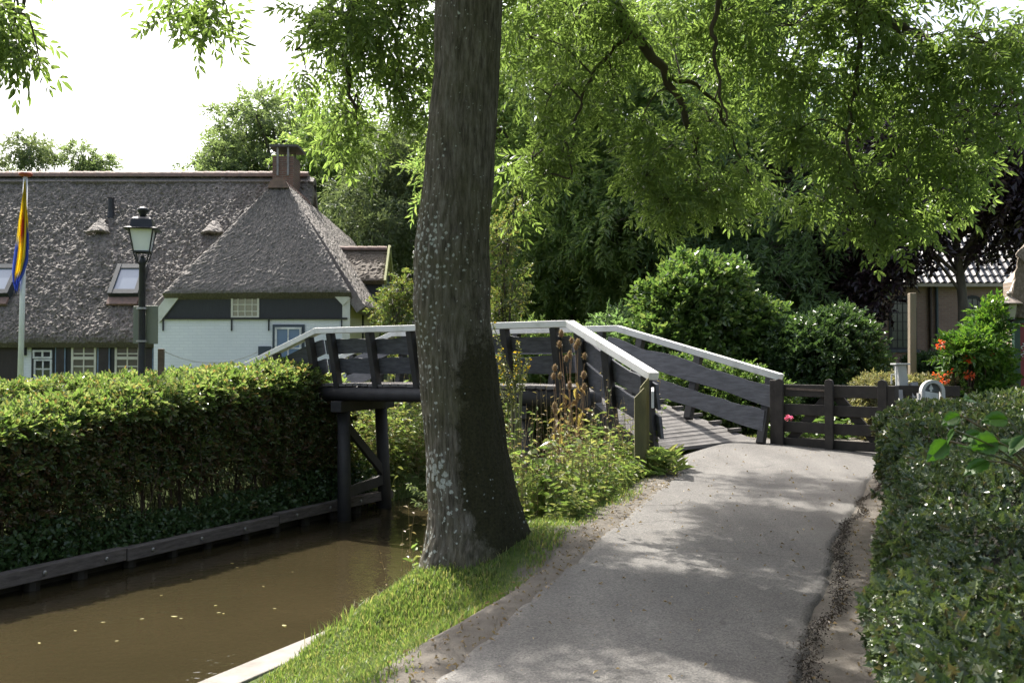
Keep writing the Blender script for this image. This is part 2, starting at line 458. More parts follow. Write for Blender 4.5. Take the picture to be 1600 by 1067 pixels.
l.new(mixc(n, l, .22, v_, nzc.outputs['Color']), vc.inputs['Vector'])
crk = ramp(n, l, vc.outputs['Distance'], [(.0, (.75, .75, .75)), (.012, (0, 0, 0))])
gate_ = ramp(n, l, noise_node(n, l, .55, 3, v_, .5), [(.48, (0, 0, 0)), (.6, (1, 1, 1))])
crk = mixc(n, l, 1, crk, gate_, 'MULTIPLY')
wear = ramp(n, l, noise_node(n, l, 1.1, 3, coords(n, l, 'Object', (2.2, .35, 1)), .5), [(.42, (.86, .86, .86)), (.62, (1.08, 1.08, 1.07))])
c_ = mixc(n, l, 1, c_, wear, 'MULTIPLY')
c_ = mixc(n, l, st, c_, (.115, .102, .09))
l.new(mixc(n, l, crk, c_, (.035, .032, .03)), b_.inputs['Base Color'])
b_.inputs['Roughness'].default_value = .88; b_.inputs['Specular IOR Level'].default_value = .3
l.new(bumpn(n, l, vo.outputs['Distance'], .55, .006), b_.inputs['Normal'])
path = np_mesh('path', np.stack([px_, py_, pz], 1), q, m, smooth=True)
struct(path, 'worn grey asphalt path leading up to the gate and the bridge', 'path')

# water
m, n, l = newmat('muddy_water')
o_ = n.new('ShaderNodeOutputMaterial'); b_ = n.new('ShaderNodeBsdfPrincipled'); l.new(b_.outputs[0], o_.inputs[0])
v_ = coords(n, l)
l.new(ramp(n, l, noise_node(n, l, .35, 4, v_, .6), [(.3, (.025, .0205, .0105)), (.7, (.034, .027, .014))]), b_.inputs['Base Color'])
b_.inputs['Roughness'].default_value = .03; b_.inputs['IOR'].default_value = 1.33
vs_ = coords(n, l, 'Object', (1, 1, 1))
wv = mixc(n, l, .35, noise_node(n, l, 1.6, 2, vs_, .5), noise_node(n, l, 9, 2, vs_, .5))
l.new(bumpn(n, l, wv, .6, .03), b_.inputs['Normal'])
wt = np.linspace(-18, 34, 60); wsv = np.linspace(S_L - .235, S_R + .02, 12)
A, B = np.meshgrid(wsv, wt); wx = (NX * A + UX * B).ravel(); wy = (NY * A + UY * B).ravel()
ii = np.arange(59)[:, None] * 12 + np.arange(11)[None]
q = np.stack([ii, ii + 1, ii + 13, ii + 12], 2).reshape(-1, 4)
water = np_mesh('water', np.stack([wx, wy, 0 * wx + WATER_Z], 1), q, m, smooth=True)
struct(water, 'still brown canal water', 'canal')
def st_pt(s, t, z): return Vector((NX * s + UX * t, NY * s + UY * t, z))

# ---------------------------------------------------------------- timber edging on the left bank, concrete edging on the right
wood_grey = simple('weathered_bank_timber', (.145, .125, .115), (.075, .062, .058), 5, .85, .6, 30, .01, (1, 1, 6))
wood_wet = simple('wet_piles', (.03, .024, .02), (.015, .012, .01), 6, .6, .5, 20, .01)
zinc = simple('bolt_heads', (.35, .34, .33), None, 10, .45, 0, metallic=.8)
te = thing('bank_edging', 'long weathered timber beam on short dark piles edging the canal below the left hedge', 'bank edging', st_pt(S_L, 8, WATER_Z))
segs = [(-10, -1.5), (-1.5, 3.0), (3.0, 7.2), (7.2, 9.9), (9.9, 13.1), (13.1, 16.6)]
for i, (t0, t1) in enumerate(segs):
    dz = [0, .01, -.01, .012, 0, .04][i]
    mb = MB(); p0, p1 = st_pt(S_L + .1, t0 + .012, -.505 + dz), st_pt(S_L + .1, t1 - .012, -.50 + dz)
    nn = 14
    for k in range(nn):
        a = p0.lerp(p1, k / nn); b2 = p0.lerp(p1, (k + 1) / nn)
        if k == 0: vs0 = len(mb.v)
    mb = MB().bar(p0, p1, .16, .17); bm_ = mb.build('beam', wood_grey, te, bevel=.012)
    t = t0 + .45
    while t < t1:
        MB().lathe([(.03, 0), (.03, .012), (.018, .022)], (0, 0, 0), 10).build('bolt', zinc, bm_).matrix_parent_inverse = Matrix.Translation(st_pt(S_L + .18, t, -.505 + dz)) @ Matrix.Rotation(math.atan2(NY, NX), 4, 'Z') @ Matrix.Rotation(R(90), 4, 'Y')
        t += .95
t = -9.5
while t < 16.4:
    if t > 1:
        MB().tube([st_pt(S_L + .02, t, -1.3), st_pt(S_L + .02, t, -.575)], .085 + .015 * math.sin(t * 9), 9).build('pile', wood_wet, te)
    t += .78 + .07 * math.sin(t * 5)
sh = MB(); sh.prism([st_pt(S_L - .1, -10, -1.3), st_pt(S_L - .1, 16.6, -1.3), st_pt(S_L - .1, 16.6, -.45), st_pt(S_L - .1, -10, -.45)], (-.045, .02, 0))
sh.build('sheet_boards', wood_wet, te)
conc = simple('lichened_concrete', (.24, .225, .205), (.15, .14, .125), 3, .9, .5, 60, .008)
ce = thing('bank_edging', 'pale concrete kerb edging the canal at the foot of the grass', 'bank edging', st_pt(S_R, 6, WATER_Z))
for i, (t0, t1) in enumerate([(-12, -4), (-4, 2.5), (2.5, 5.2), (5.2, 7.9), (7.9, 10.5), (10.5, 14), (14, 22)]):
    MB().bar(st_pt(S_R + .12, t0 + .006, -.435), st_pt(S_R + .12, t1 - .006, -.435), .30, .10).build('coping', conc, ce, bevel=.012)
MB().bar(st_pt(S_R + .1, -12, -.92), st_pt(S_R + .1, 22, -.92), .16, .86).build('retaining_wall', simple('wet_concrete', (.10, .085, .065), (.05, .045, .035), 4, .6, .4, 40), ce)

# ---------------------------------------------------------------- grass
def grass_mesh(name, n_, region, hmin, hmax, mat, w0=.0045, lean=.5):
    x, y = region(n_); k = len(x); z = hgt(x, y) + .0
    hh = RNG.uniform(hmin, hmax, k) * (1 + .5 * vnoise(np.stack([x, y, 0 * x], 1), .35, 21))
    th = RNG.uniform(0, 2 * math.pi, k); ln = np.abs(RNG.normal(0, lean, k)) * hh
    dx, dy = np.cos(th), np.sin(th); wx_, wy_ = -np.sin(th + RNG.normal(0, .6, k)) * w0, np.cos(th) * w0
    base = np.stack([x, y, z - .01], 1); s = np.stack([wx_, wy_, 0 * x], 1)
    mid = base + np.stack([dx * ln * .35, dy * ln * .35, hh * .6], 1); tip = base + np.stack([dx * ln, dy * ln, hh], 1)
    V = np.stack([base - s, base + s, mid - s * .75, mid + s * .75, tip], 1).reshape(-1, 3)
    T = (np.array([[0, 1, 3], [0, 3, 2], [2, 3, 4]])[None] + (np.arange(k) * 5)[:, None, None]).reshape(-1, 3)
    return np_mesh(name, V, T, mat)
def verge(n_):
    t = RNG.uniform(2.5, 13.5, n_); s = RNG.uniform(S_R + .30, -2.3, n_)
    t = np.where(RNG.random(n_) < .5, RNG.uniform(3.5, 9, n_), t)
    x = NX * s + UX * t; y = NY * s + UY * t
    d = pl(y) - x
    keep = (d > .30 + .45 * RNG.random(n_) ** 1.5 + .28 * v1(y, 1.3, 5)) & (y > 3) & (y < 13.8) & (s > S_R + .30 + .12 * (y < 8.2))
    nn = vnoise(np.stack([x, y, 0 * x], 1), .8, 31) + .6 * vnoise(np.stack([x, y, 0 * x], 1), .22, 32)
    keep &= (RNG.random(n_) < np.clip(.75 + .7 * nn, .12, 1)) & ((x + .2) ** 2 + (y - 8.6) ** 2 > .16)
    return x[keep], y[keep]
grassm = leafmat('grass_blades', [(.07, .115, .03), (.09, .14, .04), (.12, .16, .05), (.21, .19, .10)], .5, rough=.4, spec=.4, tboost=2.1)
g1 = grass_mesh('grass', 190000, verge, .022, .062, grassm)
tag(g1, 'short green grass on the canal bank beside the path', 'grass', kind='stuff')
def edge_tufts(n_):
    t = RNG.uniform(2.5, 13, n_); s = S_R + .34 + np.abs(RNG.normal(0, .28, n_))
    x = NX * s + UX * t; y = NY * s + UY * t
    keep = (vnoise(np.stack([x, y, 0 * x], 1), .5, 33) > -.25) & (y > 8.0 + .8 * RNG.random(n_)); return x[keep], y[keep]
g2 = grass_mesh('long_grass', 9000, edge_tufts, .06, .15, grassm, .004, .8)
tag(g2, 'longer pale grass hanging over the concrete kerb', 'grass', kind='stuff')
def lawn(n_):
    x = RNG.uniform(3.2, 9, n_); y = RNG.uniform(15.2, 24, n_); return x, y
g3 = grass_mesh('lawn', 30000, lawn, .04, .09, grassm, .009)
tag(g3, 'mown garden lawn seen through the bars of the gate', 'lawn', kind='stuff')
# dark leaf litter and crumbs along the right edge of the path
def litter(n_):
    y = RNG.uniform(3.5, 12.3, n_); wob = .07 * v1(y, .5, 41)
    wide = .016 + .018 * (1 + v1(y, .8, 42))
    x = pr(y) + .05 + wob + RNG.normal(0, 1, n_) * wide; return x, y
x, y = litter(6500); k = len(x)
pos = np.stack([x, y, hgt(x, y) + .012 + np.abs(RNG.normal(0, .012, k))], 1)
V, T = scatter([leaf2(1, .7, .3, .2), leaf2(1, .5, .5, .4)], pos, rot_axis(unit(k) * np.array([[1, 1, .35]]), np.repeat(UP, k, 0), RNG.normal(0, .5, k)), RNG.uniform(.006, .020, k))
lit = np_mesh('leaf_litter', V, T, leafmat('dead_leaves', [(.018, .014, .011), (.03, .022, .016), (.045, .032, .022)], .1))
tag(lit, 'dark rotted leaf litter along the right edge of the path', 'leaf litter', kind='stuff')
k = 2000; y = RNG.uniform(3, 13.5, k); side = RNG.random(k) < .45
x = np.where(side, pl(y) - np.abs(RNG.normal(0, .28, k)) + .1, pr(y) + RNG.uniform(.05, .9, k))
k2 = 260; y2 = RNG.uniform(4, 14, k2); x = np.concatenate([x, pl(y2) + (pr(y2) - pl(y2)) * RNG.random(k2)]); y = np.concatenate([y, y2]); k = len(x)
pos = np.stack([x, y, hgt(x, y) + .018], 1)
V, T = scatter([leaf2(1, .6, .3, .2), leaf2(1, .4, .5, .4)], pos, rot_axis(unit(k) * np.array([[1, 1, .25]]), np.repeat(UP, k, 0), RNG.normal(0, .4, k)), RNG.uniform(.012, .04, k))
lit2 = np_mesh('fallen_leaves', V, T, leafmat('dry_leaves', [(.16, .11, .06), (.22, .16, .09), (.12, .09, .06), (.28, .21, .11)], .2))
tag(lit2, 'scattered dry fallen leaves and twigs on the bare earth beside the path', 'fallen leaves', kind='stuff')
# floating leaves, one thing each
fm = leafmat('floating_leaf', [(.20, .21, .06), (.28, .25, .08), (.16, .19, .06)], .2)
spots = [(442, 975, .10), (432, 950, .05), (567, 937, .05), (278, 962, .09), (334, 946, .06), (338, 957, .06), (350, 957, .05), (226, 966, .06), (157, 972, .06), (360, 879, .08),
         (368, 886, .06), (286, 965, .05), (186, 1000, .05), (455, 893, .04), (300, 905, .05), (410, 915, .05), (250, 930, .05), (60, 1003, .06), (120, 985, .05)]
V0, T0 = leaf(1, .55, .04, .02)
names_f = ['largest yellow leaf floating alone nearest the right bank', None]
for i, (fx, fy, fs) in enumerate(spots):
    p = G(fx, fy, WATER_Z + .006); a = RNG.uniform(0, 6.3)
    rot = np.array([[math.cos(a), -math.sin(a), 0], [math.sin(a), math.cos(a), 0], [0, 0, 1]])
    Vv = (V0 * np.array([[1, 1, 1 if i % 3 else -1]])) @ rot.T * fs * .85
    o = np_mesh('floating_leaf', Vv, T0, fm); o.location = p
    tag(o, 'small yellow leaf floating on the brown canal water' if i else 'largest yellow leaf on the canal water, out in the open middle of it', 'floating leaf', 'leaves floating on the canal')
# ---------------------------------------------------------------- footbridge
black_wood = simple('black_tarred_wood', (.028, .027, .028), (.045, .043, .043), 4, .62, .55, 26, .006, (1, 1, 1), spec=.35)
black_board = simple('black_stained_board', (.05, .052, .06), (.10, .103, .118), 5, .55, .7, 22, .006, (1, 1, 5), spec=.45)
white_paint = simple('white_painted_rail', (.70, .70, .68), (.44, .44, .38), 3.5, .5, .35, 50, .004, lo=.5, hi=.8)
deck_wood = simple('deck_planks', (.17, .16, .155), (.11, .105, .10), 6, .85, .6, 40, .006)
tread_wood = simple('tread_battens', (.17, .12, .09), (.10, .075, .06), 7, .85, .6, 40, .006)
nL, nR = Vector((-3.39, 17.4, 2.67)), Vector((.84, 14.5, 2.67))
AX = (nR - nL); AX.z = 0; AX.normalize(); IN = Vector((-AX.y, AX.x, 0)) * 1.0      # IN: from the near rail to the far one
fR = Vector((1.73, 16.3, 2.67)); fL = nL + IN * 2.0
br = thing('foot_bridge', 'arched black wooden footbridge with white handrails over the canal', 'footbridge', st_pt((S_L + S_R) / 2, 16, WATER_Z))
OUT = .22
def rail(p, q, ext=(0, 0)):
    p, q = Vector(p), Vector(q); d = (q - p).normalized()
    return MB().bar(p - d * ext[0] + Vector((0, 0, -.055)), q + d * ext[1] + Vector((0, 0, -.055)), .15, .10).build('handrail', white_paint, br, bevel=.008)
def lean_post(top, inward, drop, lean=OUT, w_=.13, extra=0):
    """a post whose head stands outside its foot"""
    t = Vector(top) + Vector((0, 0, -.10)); bfoot = Vector(top) + inward * lean + Vector((0, 0, -drop))
    return MB().bar(bfoot, t, w_, .11, AX).build('rail_post', black_wood, br, bevel=.008)
def waney(p, q, inward, dz, hgt_, seed, th=.045, lean=OUT, drop=.97, ext=(0, 0)):
    """a rough board with a wavy top edge hung between posts below the rail"""
    p, q = Vector(p), Vector(q); d = (q - p); L = d.length; d.normalize()
    p = p - d * ext[0]; q = q + d * ext[1]; L = (q - p).length
    n_ = max(8, int(L / .09)); up, lo = [], []
    f = lambda z: inward * (lean * (-z) / drop + .045)
    for i in range(n_ + 1):
        x = p.lerp(q, i / n_); s = i / n_ * L
        a = dz + hgt_ / 2 + .035 * v1(s + seed * 7, .55, seed)[0] + .012 * v1(s, .17, seed + 1)[0]
        c = dz - hgt_ / 2 + .02 * v1(s + seed * 3, .7, seed + 2)[0]
        up.append(x + Vector((0, 0, a)) + f(a)); lo.append(x + Vector((0, 0, c)) + f(c))
    mb = MB(); k = 0; ex = inward * th
    ring = up + list(reversed(lo)); m_ = len(ring); N_ = n_ + 1
    vs = ring + [v + ex for v in ring]; fs = []
    for i in range(n_):
        a, b2, c, d2 = i, i + 1, m_ - 2 - i, m_ - 1 - i
        fs.append((a, b2, c, d2)); fs.append((d2 + m_, c + m_, b2 + m_, a + m_))
    for i in range(m_): j = (i + 1) % m_; fs.append((j, i, i + m_, j + m_))
    mb.add(vs, fs); return mb.build('rail_board', black_board, br)
def tpx(A, B, px):
    k = (px - 800) / F; return (k * A.y - A.x) / ((B.x - A.x) - k * (B.y - A.y))
# level rails
rail(nL, nR, (.03, .03)); rail(fL, fR, (.03, .03))
for px in (516, 577, 641, 712, 788, 866):
    t = tpx(nL, nR, px); lean_post(nL.lerp(nR, t), IN, 1.12)
for i in range(6): lean_post(fL.lerp(fR, .06 + .176 * i), -IN, 1.12)
for z_, h_, sd in ((-.335, .25, 3), (-.655, .255, 9)):
    waney(nL, nR, IN, z_, h_, sd, ext=(-.06, -.05)); waney(fL, fR, -IN, z_, h_, sd + 4, ext=(-.06, .02))
# left ramps going down behind the hedge
DL = Vector((-AX.x, -AX.y, -.33))
for A_, inw, sd in ((nL, IN, 31), (fL, -IN, 37)):
    e = A_ + DL * 2.9; rail(A_, e, (.0, .02))
    for s in (.22, 1.05, 2.0, 2.75): lean_post(A_ + DL * s, inw, 1.05)
    waney(A_, e, inw, -.335, .25, sd); waney(A_, e, inw, -.655, .255, sd + 2)
# right ramps: the near rail turns towards the path, the far one runs straight on
nE, fE = Vector((1.78, 12.6, 1.935)), Vector((3.92, 14.6, 1.90))
dN = (nE - nR); dN.z = 0; dN.normalize(); inN = Vector((-dN.y, dN.x, 0))
dF = (fE - fR); dF.z = 0; dF.normalize(); inF = Vector((dF.y, -dF.x, 0))
rail(nR, nE, (.02, .03)); rail(fR, fE, (.02, .03))
for s, dr in ((.12, 1.15), (.47, 1.12), (.93, 1.18)): lean_post(nR.lerp(nE, s), inN, dr, .12)
for s, dr in ((.16, 1.1), (.53, 1.06), (.95, 1.06)): lean_post(fR.lerp(fE, s), inF, dr, .36)
for z_, h_, sd in ((-.35, .30, 51), (-.72, .32, 55)):
    waney(nR, nE, inN, z_, h_, sd, lean=.12, ext=(0, -.04))
waney(fR, fE, inF, -.36, .27, 63, ext=(.08, .02), lean=.30)
waney(fR, fE, inF, -.74, .27, 67, ext=(-.35, -.12), lean=.30)
# decks: planks across
def planks(a0, a1, b0, b1, n_, name, mat, th=.045, gap=.08, zo=0):
    """planks between the edge a0-a1 and the edge b0-b1"""
    mb = MB()
    for i in range(n_):
        u0, u1 = (i + gap) / n_, (i + 1 - gap) / n_; dz = Vector((0, 0, zo + .006 * math.sin(i * 5.1)))
        q = [a0.lerp(a1, u0) + dz, a0.lerp(a1, u1) + dz, b0.lerp(b1, u1) + dz, b0.lerp(b1, u0) + dz]
        mb.prism(q, (0, 0, -th))
    return mb.build(name, mat, br)
def at(v, z): return Vector((v.x, v.y, z))
dA, dB = at(nL + IN * .15, 1.70), at(nR + IN * .15, 1.70)
dC, dD = at(fL - IN * .15, 1.70), at(fR - IN * .12, 1.70)
planks(dA, dB, dC, dD, 30, 'deck', deck_wood)
rN0, rN1 = at(nR + IN * .12 + AX * .02, 1.695), Vector((1.95, 13.9, .83)); rF0, rF1 = at(fR - IN * .1 + AX * .02, 1.695), Vector((3.66, 15.0, .90))
planks(rN0, rN1, rF0, rF1, 20, 'ramp_deck', deck_wood, .05, .02)
for i in range(0, 12, 2):                                                     # grip battens, their ends standing past the far edge
    u = .2 + .066 * i
    a = rN0.lerp(rN1, u); b2 = rF0.lerp(rF1, u); d2 = (b2 - a).normalized()
    MB().bar(b2 - d2 * .12 + Vector((0, 0, .02)), b2 + d2 * .12 + Vector((0, 0, .02)), .07, .05).build('tread_batten', deck_wood, br)
planks(at(dA, 1.695) - AX * .02, dA + DL * 2.9 - Vector((0, 0, .0)), at(dC, 1.695) - AX * .02, dC + DL * 2.9, 18, 'ramp_deck', deck_wood)
# ramp sides and the beams under the deck
MB().bar(rF0 + Vector((0, 0, -.15)), rF1 + Vector((0, 0, -.15)), .08, .2).build('ramp_side', tread_wood, br)
MB().bar(rN0 + Vector((0, 0, -.15)), rN1 + Vector((0, 0, -.15)), .08, .2).build('ramp_side', black_wood, br)
for a, b2 in ((dA + IN * .06, dB + IN * .06), (dC - IN * .06, dD - IN * .06), ((dA + dC) / 2, (dB + dD) / 2)):
    MB().tube([Vector((a.x, a.y, 1.51)) - AX * .5, Vector(((a.x + b2.x) / 2, (a.y + b2.y) / 2, 1.53)), Vector((b2.x, b2.y, 1.51)) + AX * .35], .125, 12).build('deck_beam', black_wood, br, smooth=True)
# pile trestles
def trestle(p0, p1, bdir):
    p0, p1 = Vector(p0), Vector(p1); d = (p1 - p0); d.z = 0; d.normalize()
    MB().bar(at(p0, 1.30) - d * .35, at(p1, 1.30) + d * .12, .2, .19).build('cap_beam', black_wood, br, bevel=.01)
    t1 = p1 - d * .28
    MB().tube([at(p0, -1.4), at(p0 - d * .05, 1.22)], [.125, .11], 12).build('pile', black_wood, br, smooth=True)
    MB().tube([at(p1, -1.4), at(t1, 1.22)], [.13, .115], 12).build('pile', black_wood, br, smooth=True)
    MB().bar(at(p0 + d * .05, .95), at(p1 - d * .1, -.05), .07, .16).build('cross_brace', black_wood, br)
    MB().bar(at(p0, -.22), at(p1, -.14), .07, .18).build('tie_beam', black_wood, br)
trestle((-2.93, 17.5, 0), (-2.40, 19.15, 0), 1)
trestle((.25, 15.3, 0), (.85, 16.9, 0), 1)
# ---------------------------------------------------------------- gate
gate_wood = simple('dark_gate_wood', (.022, .019, .017), (.04, .034, .03), 6, .75, .6, 30, .006)
gL, gR = P(1222, 693, 14.35), P(1383, 704, 13.35)
gz0 = (gL.z + gR.z) / 2; gL.z = gR.z = .93
gd = (gR - gL); gw = gd.length; gd.normalize(); gn = Vector((gd.y, -gd.x, 0))
gt = thing('wooden_gate', 'dark low wooden field gate with crossed braces closing the garden by the bridge', 'gate', gL)
def gp(u, z): return gL + gd * (gw * u) + Vector((0, 0, z - .93))
GT = 1.74
for i, (z, h_) in enumerate(((1.655, .17), (1.385, .15), (1.135, .15), (.915, .13))):
    MB().bar(gp(.012, z), gp(.988, z - .01), .05, h_).build('gate_rail', gate_wood, gt, bevel=.006)
for u in (.0, .5, 1.0):
    p = gp(u, 0) + gn * .045
    MB().prism([at(p + gd * a, z) for a, z in ((-.06, .85), (.06, .85), (.06, GT + .03), (.045, GT + .065), (0, GT + .08), (-.045, GT + .065), (-.06, GT + .03))], gn * .05).build('gate_stile', gate_wood, gt, bevel=.005)
for u0, u1 in ((.06, .48), (.94, .52)):
    MB().bar(gp(u0, .92) - gn * .045, gp(u1, 1.62) - gn * .045, .04, .13).build('gate_brace', gate_wood, gt)
MB().bar(gp(.06, 1.68) + gn * .032, gp(.44, 1.66) + gn * .032, .012, .03).build('latch', simple('rusty_iron', (.14, .11, .09), (.09, .06, .045), 20, .6, .4), gt)
for u, top, ww in ((-.07, 1.80, .115), (1.06, 1.74, .15)):
    MB().bar(at(gp(u, 0), .7), at(gp(u, 0), top), ww, ww, gd).build('gate_post', gate_wood, gt, bevel=.01)
# ---------------------------------------------------------------- waymarker post
mossy = simple('mossy_planks', (.16, .145, .06), (.10, .095, .045), 6, .85, .5, 40, .005, (1, 1, .25))
wp = G(1005, 742, .70)
wpt = thing('signpost', 'mossy two-plank signpost with a small white arrow board beside the path', 'signpost', wp)
for dx, dy, hh in ((-.03, 0, 1.02), (.045, .17, 1.14)):
    b0 = wp + Vector((dx, dy, -.1))
    pl_ = [b0 + Vector((-.07 if dx < 0 else -.055, 0, 0)), b0 + Vector((.07 if dx < 0 else .055, 0, 0)), b0 + Vector((.07 if dx < 0 else .055, 0, hh + .1)), b0 + Vector((.045, 0, hh + .12)), b0 + Vector((-.07 if dx < 0 else -.055, 0, hh - .0))]
    MB().prism(pl_, (0, .05, 0)).build('plank', mossy, wpt, bevel=.005)
s0 = wp + Vector((.09, -.08, .80))
MB().prism([s0, s0 + Vector((.06, .42, .02)), s0 + Vector((.06, .42, .24)), s0 + Vector((0, 0, .20))], (.03, -.005, 0)).build('sign_board', simple('white_sign', (.62, .63, .62), (.5, .5, .49), 8, .5, .1), wpt, bevel=.004)
# ---------------------------------------------------------------- street lamp
iron = simple('black_iron', (.02, .021, .026), (.03, .032, .04), 8, .4, .15, 30, metallic=.2)
dL_ = 16.0
lp = P(221, 572, dL_); lx, ly = lp.x, lp.y; lz = P(228, 345, dL_)
lt = thing('street_lamp', 'black street lamp with a four-sided glass lantern rising behind the left hedge', 'street lamp', (lx, ly, .4))
ltop = P(226, 400, dL_).z
MB().lathe([(.075, 0), (.075, .9), (.055, 1.0), (.052, ltop - .4 - .12), (.062, ltop - .4 - .10), (.04, ltop - .4 - .04), (.03, ltop - .4)], (lx, ly, .4), 14).build('pole', iron, lt, smooth=True)
zb, zt = P(226, 395, dL_).z, P(226, 360, dL_).z
def frustum(mb, r0, r1, z0, z1): return mb.lathe([(r0, z0), (r1, z1)], (lx, ly, 0), 4, R(45 + 12))
rb, rt = .17, .255
lg = simple('lantern_glass', (.85, .88, .90), (.78, .82, .85), 3, .15, 0)
frustum(MB(), rb - .012, rt - .012, zb + .02, zt).build('lantern_glass', lg, lt)
fr = MB()
for k in range(4):
    th = R(45 + 12 + 90 * k); c, s = math.cos(th), math.sin(th)
    fr.bar((lx + c * rb, ly + s * rb, zb), (lx + c * rt, ly + s * rt, zt), .016, .016)
    th2 = R(45 + 12 + 90 * (k + 1)); c2, s2 = math.cos(th2), math.sin(th2)
    fr.bar((lx + c * rb, ly + s * rb, zb + .01), (lx + c2 * rb, ly + s2 * rb, zb + .01), .02, .025)
    fr.tube([(lx, ly, zb - .22), (lx + c * .11, ly + s * .11, zb - .15), (lx + c * rb, ly + s * rb, zb)], .012, 6)
fr.build('lantern_frame', iron, lt)
rf = MB(); rf.lathe([(.36, zt), (.37, zt + .015), (.24, zt + .04), (.215, zt + .17), (.17, zt + .20), (.05, zt + .22)], (lx, ly, 0), 4, R(45 + 12)); rf.build('lantern_roof', iron, lt)
MB().lathe([(.045, zt + .20), (.05, zt + .26), (.075, zt + .29), (.095, zt + .325), (.085, zt + .35), (.03, zt + .375)], (lx, ly, 0), 14).build('finial', iron, lt, smooth=True)
# notice boards back to back on the lamp post
bz0, bz1 = P(222, 537, dL_).z, P(222, 478, dL_).z
nb = thing('notice_board', 'grey-green metal sign seen from behind, strapped to the lamp post', 'sign', (lx, ly - .1, (bz0 + bz1) / 2))
gg = simple('grey_green_sheet', (.20, .215, .165), (.165, .18, .14), 3, .5, .1)
MB().span(lx - .17, lx + .02, ly + .075, ly + .10, bz0, bz1).build('panel', gg, nb, bevel=.006)
MB().span(lx + .03, lx + .23, ly + .075, ly + .10, bz0, bz1 + .01).build('panel', gg, nb, bevel=.006)
for z in (bz0 + .04, bz1 - .04):
    MB().lathe([(.085, -.015), (.085, .015)], (lx, ly, z), 14).build('strap', simple('zinc_strap', (.4, .4, .4), None, 5, .4, 0, metallic=.7), nb)
# ---------------------------------------------------------------- flagpole and flag
dp = 20.0
ft, fb = P(40, 275, dp), P(33, 565, dp)
fp = thing('flagpole', 'white flagpole with a red cap in front of the thatched roof', 'flagpole', (fb.x, fb.y, .45))
MB().tube([(fb.x - .03, fb.y, .45), ft], [.06, .045], 12).build('pole', simple('pole_white', (.66, .68, .68), (.58, .6, .6), 3, .4, 0), fp, smooth=True)
MB().lathe([(.05, -.02), (.12, 0), (.14, .03), (.12, .06), (.04, .075)], ft, 14).build('cap', simple('red_cap', (.42, .09, .05), None, 5, .5, 0), fp, smooth=True)
def flagcol():
    m, n, l = newmat('flag_cloth'); o = n.new('ShaderNodeOutputMaterial'); b = n.new('ShaderNodeBsdfPrincipled'); t = n.new('ShaderNodeBsdfTranslucent'); mx = n.new('ShaderNodeMixShader')
    a = n.new('ShaderNodeAttribute'); a.attribute_name = 'dye'
    l.new(a.outputs['Color'], b.inputs['Base Color']); l.new(a.outputs['Color'], t.inputs[0]); b.inputs['Roughness'].default_value = .8
    mx.inputs[0].default_value = .4; l.new(b.outputs[0], mx.inputs[1]); l.new(t.outputs[0], mx.inputs[2]); l.new(mx.outputs[0], o.inputs[0]); return m
Yl, Bl, Rd = (.85, .66, .03), (.05, .10, .48), (.5, .06, .03)
rows = [(283, 38, 40), (300, 36, 41), (320, 33, 42), (345, 29, 44), (365, 27, 45), (385, 24, 45), (405, 21, 44), (425, 19, 38), (440, 20, 30), (455, 24, 27)]
nu = 13; V = []; Cc = []
for r_, (yy, x0, x1) in enumerate(rows):
    for u in range(nu):
        f = u / (nu - 1); p = P(x0 + (x1 - x0) * f, yy + 4 * math.sin(f * 7), dp - .10 + .05 * math.sin(u * 1.9 + r_ * .2))
        V.append(p)
        c = Yl
        if f > .8 and yy > 350: c = Bl
        if f < .25 and yy > 372: c = Bl
        if yy > 428: c = Bl
        if .3 < f < .6 and 340 < yy < 366: c = Rd
        Cc.append((*c, 1))
ii = np.arange(len(rows) - 1)[:, None] * nu + np.arange(nu - 1)[None]
q = np.stack([ii, ii + 1, ii + nu + 1, ii + nu], 2).reshape(-1, 4)
fl = np_mesh('flag', np.array([tuple(v) for v in V]), q, flagcol(), smooth=True)
ca = fl.data.color_attributes.new('dye', 'FLOAT_COLOR', 'POINT'); ca.data.foreach_set('color', np.array(Cc, np.float32).ravel())
sd_ = fl.modifiers.new('cloth_thickness', 'SOLIDIFY'); sd_.thickness = .004
tag(fl, 'yellow flag with blue edges and red patches hanging limp on the white pole', 'flag')
# ---------------------------------------------------------------- garden post and rope behind the hedge
gpz = P(252, 545, 16.5)
gpo = MB().bar((gpz.x, gpz.y, .3), gpz, .09, .09, (0, 1, 0)).build('garden_post', simple('brown_post', (.16, .12, .09), None, 6, .85, .4), bevel=.01)
tag(gpo, 'short brown wooden post standing in the hedge right of the street lamp', 'post')
rp = MB(); a, b2, c2_ = gpz - Vector((0, 0, .02)), P(348, 566, 16.8), P(402, 550, 17.0)
pts = [a.lerp(b2, i / 10) - Vector((0, 0, .08 * math.sin(math.pi * i / 10))) for i in range(11)] + [b2.lerp(c2_, i / 6) - Vector((0, 0, .03 * math.sin(math.pi * i / 6))) for i in range(1, 7)]
rpo = rp.tube(pts, .009, 6).build('rope', simple('white_rope', (.62, .62, .6), None, 30, .8, .3))
tag(rpo, 'thin white rope strung from the short brown post above the hedge', 'rope')
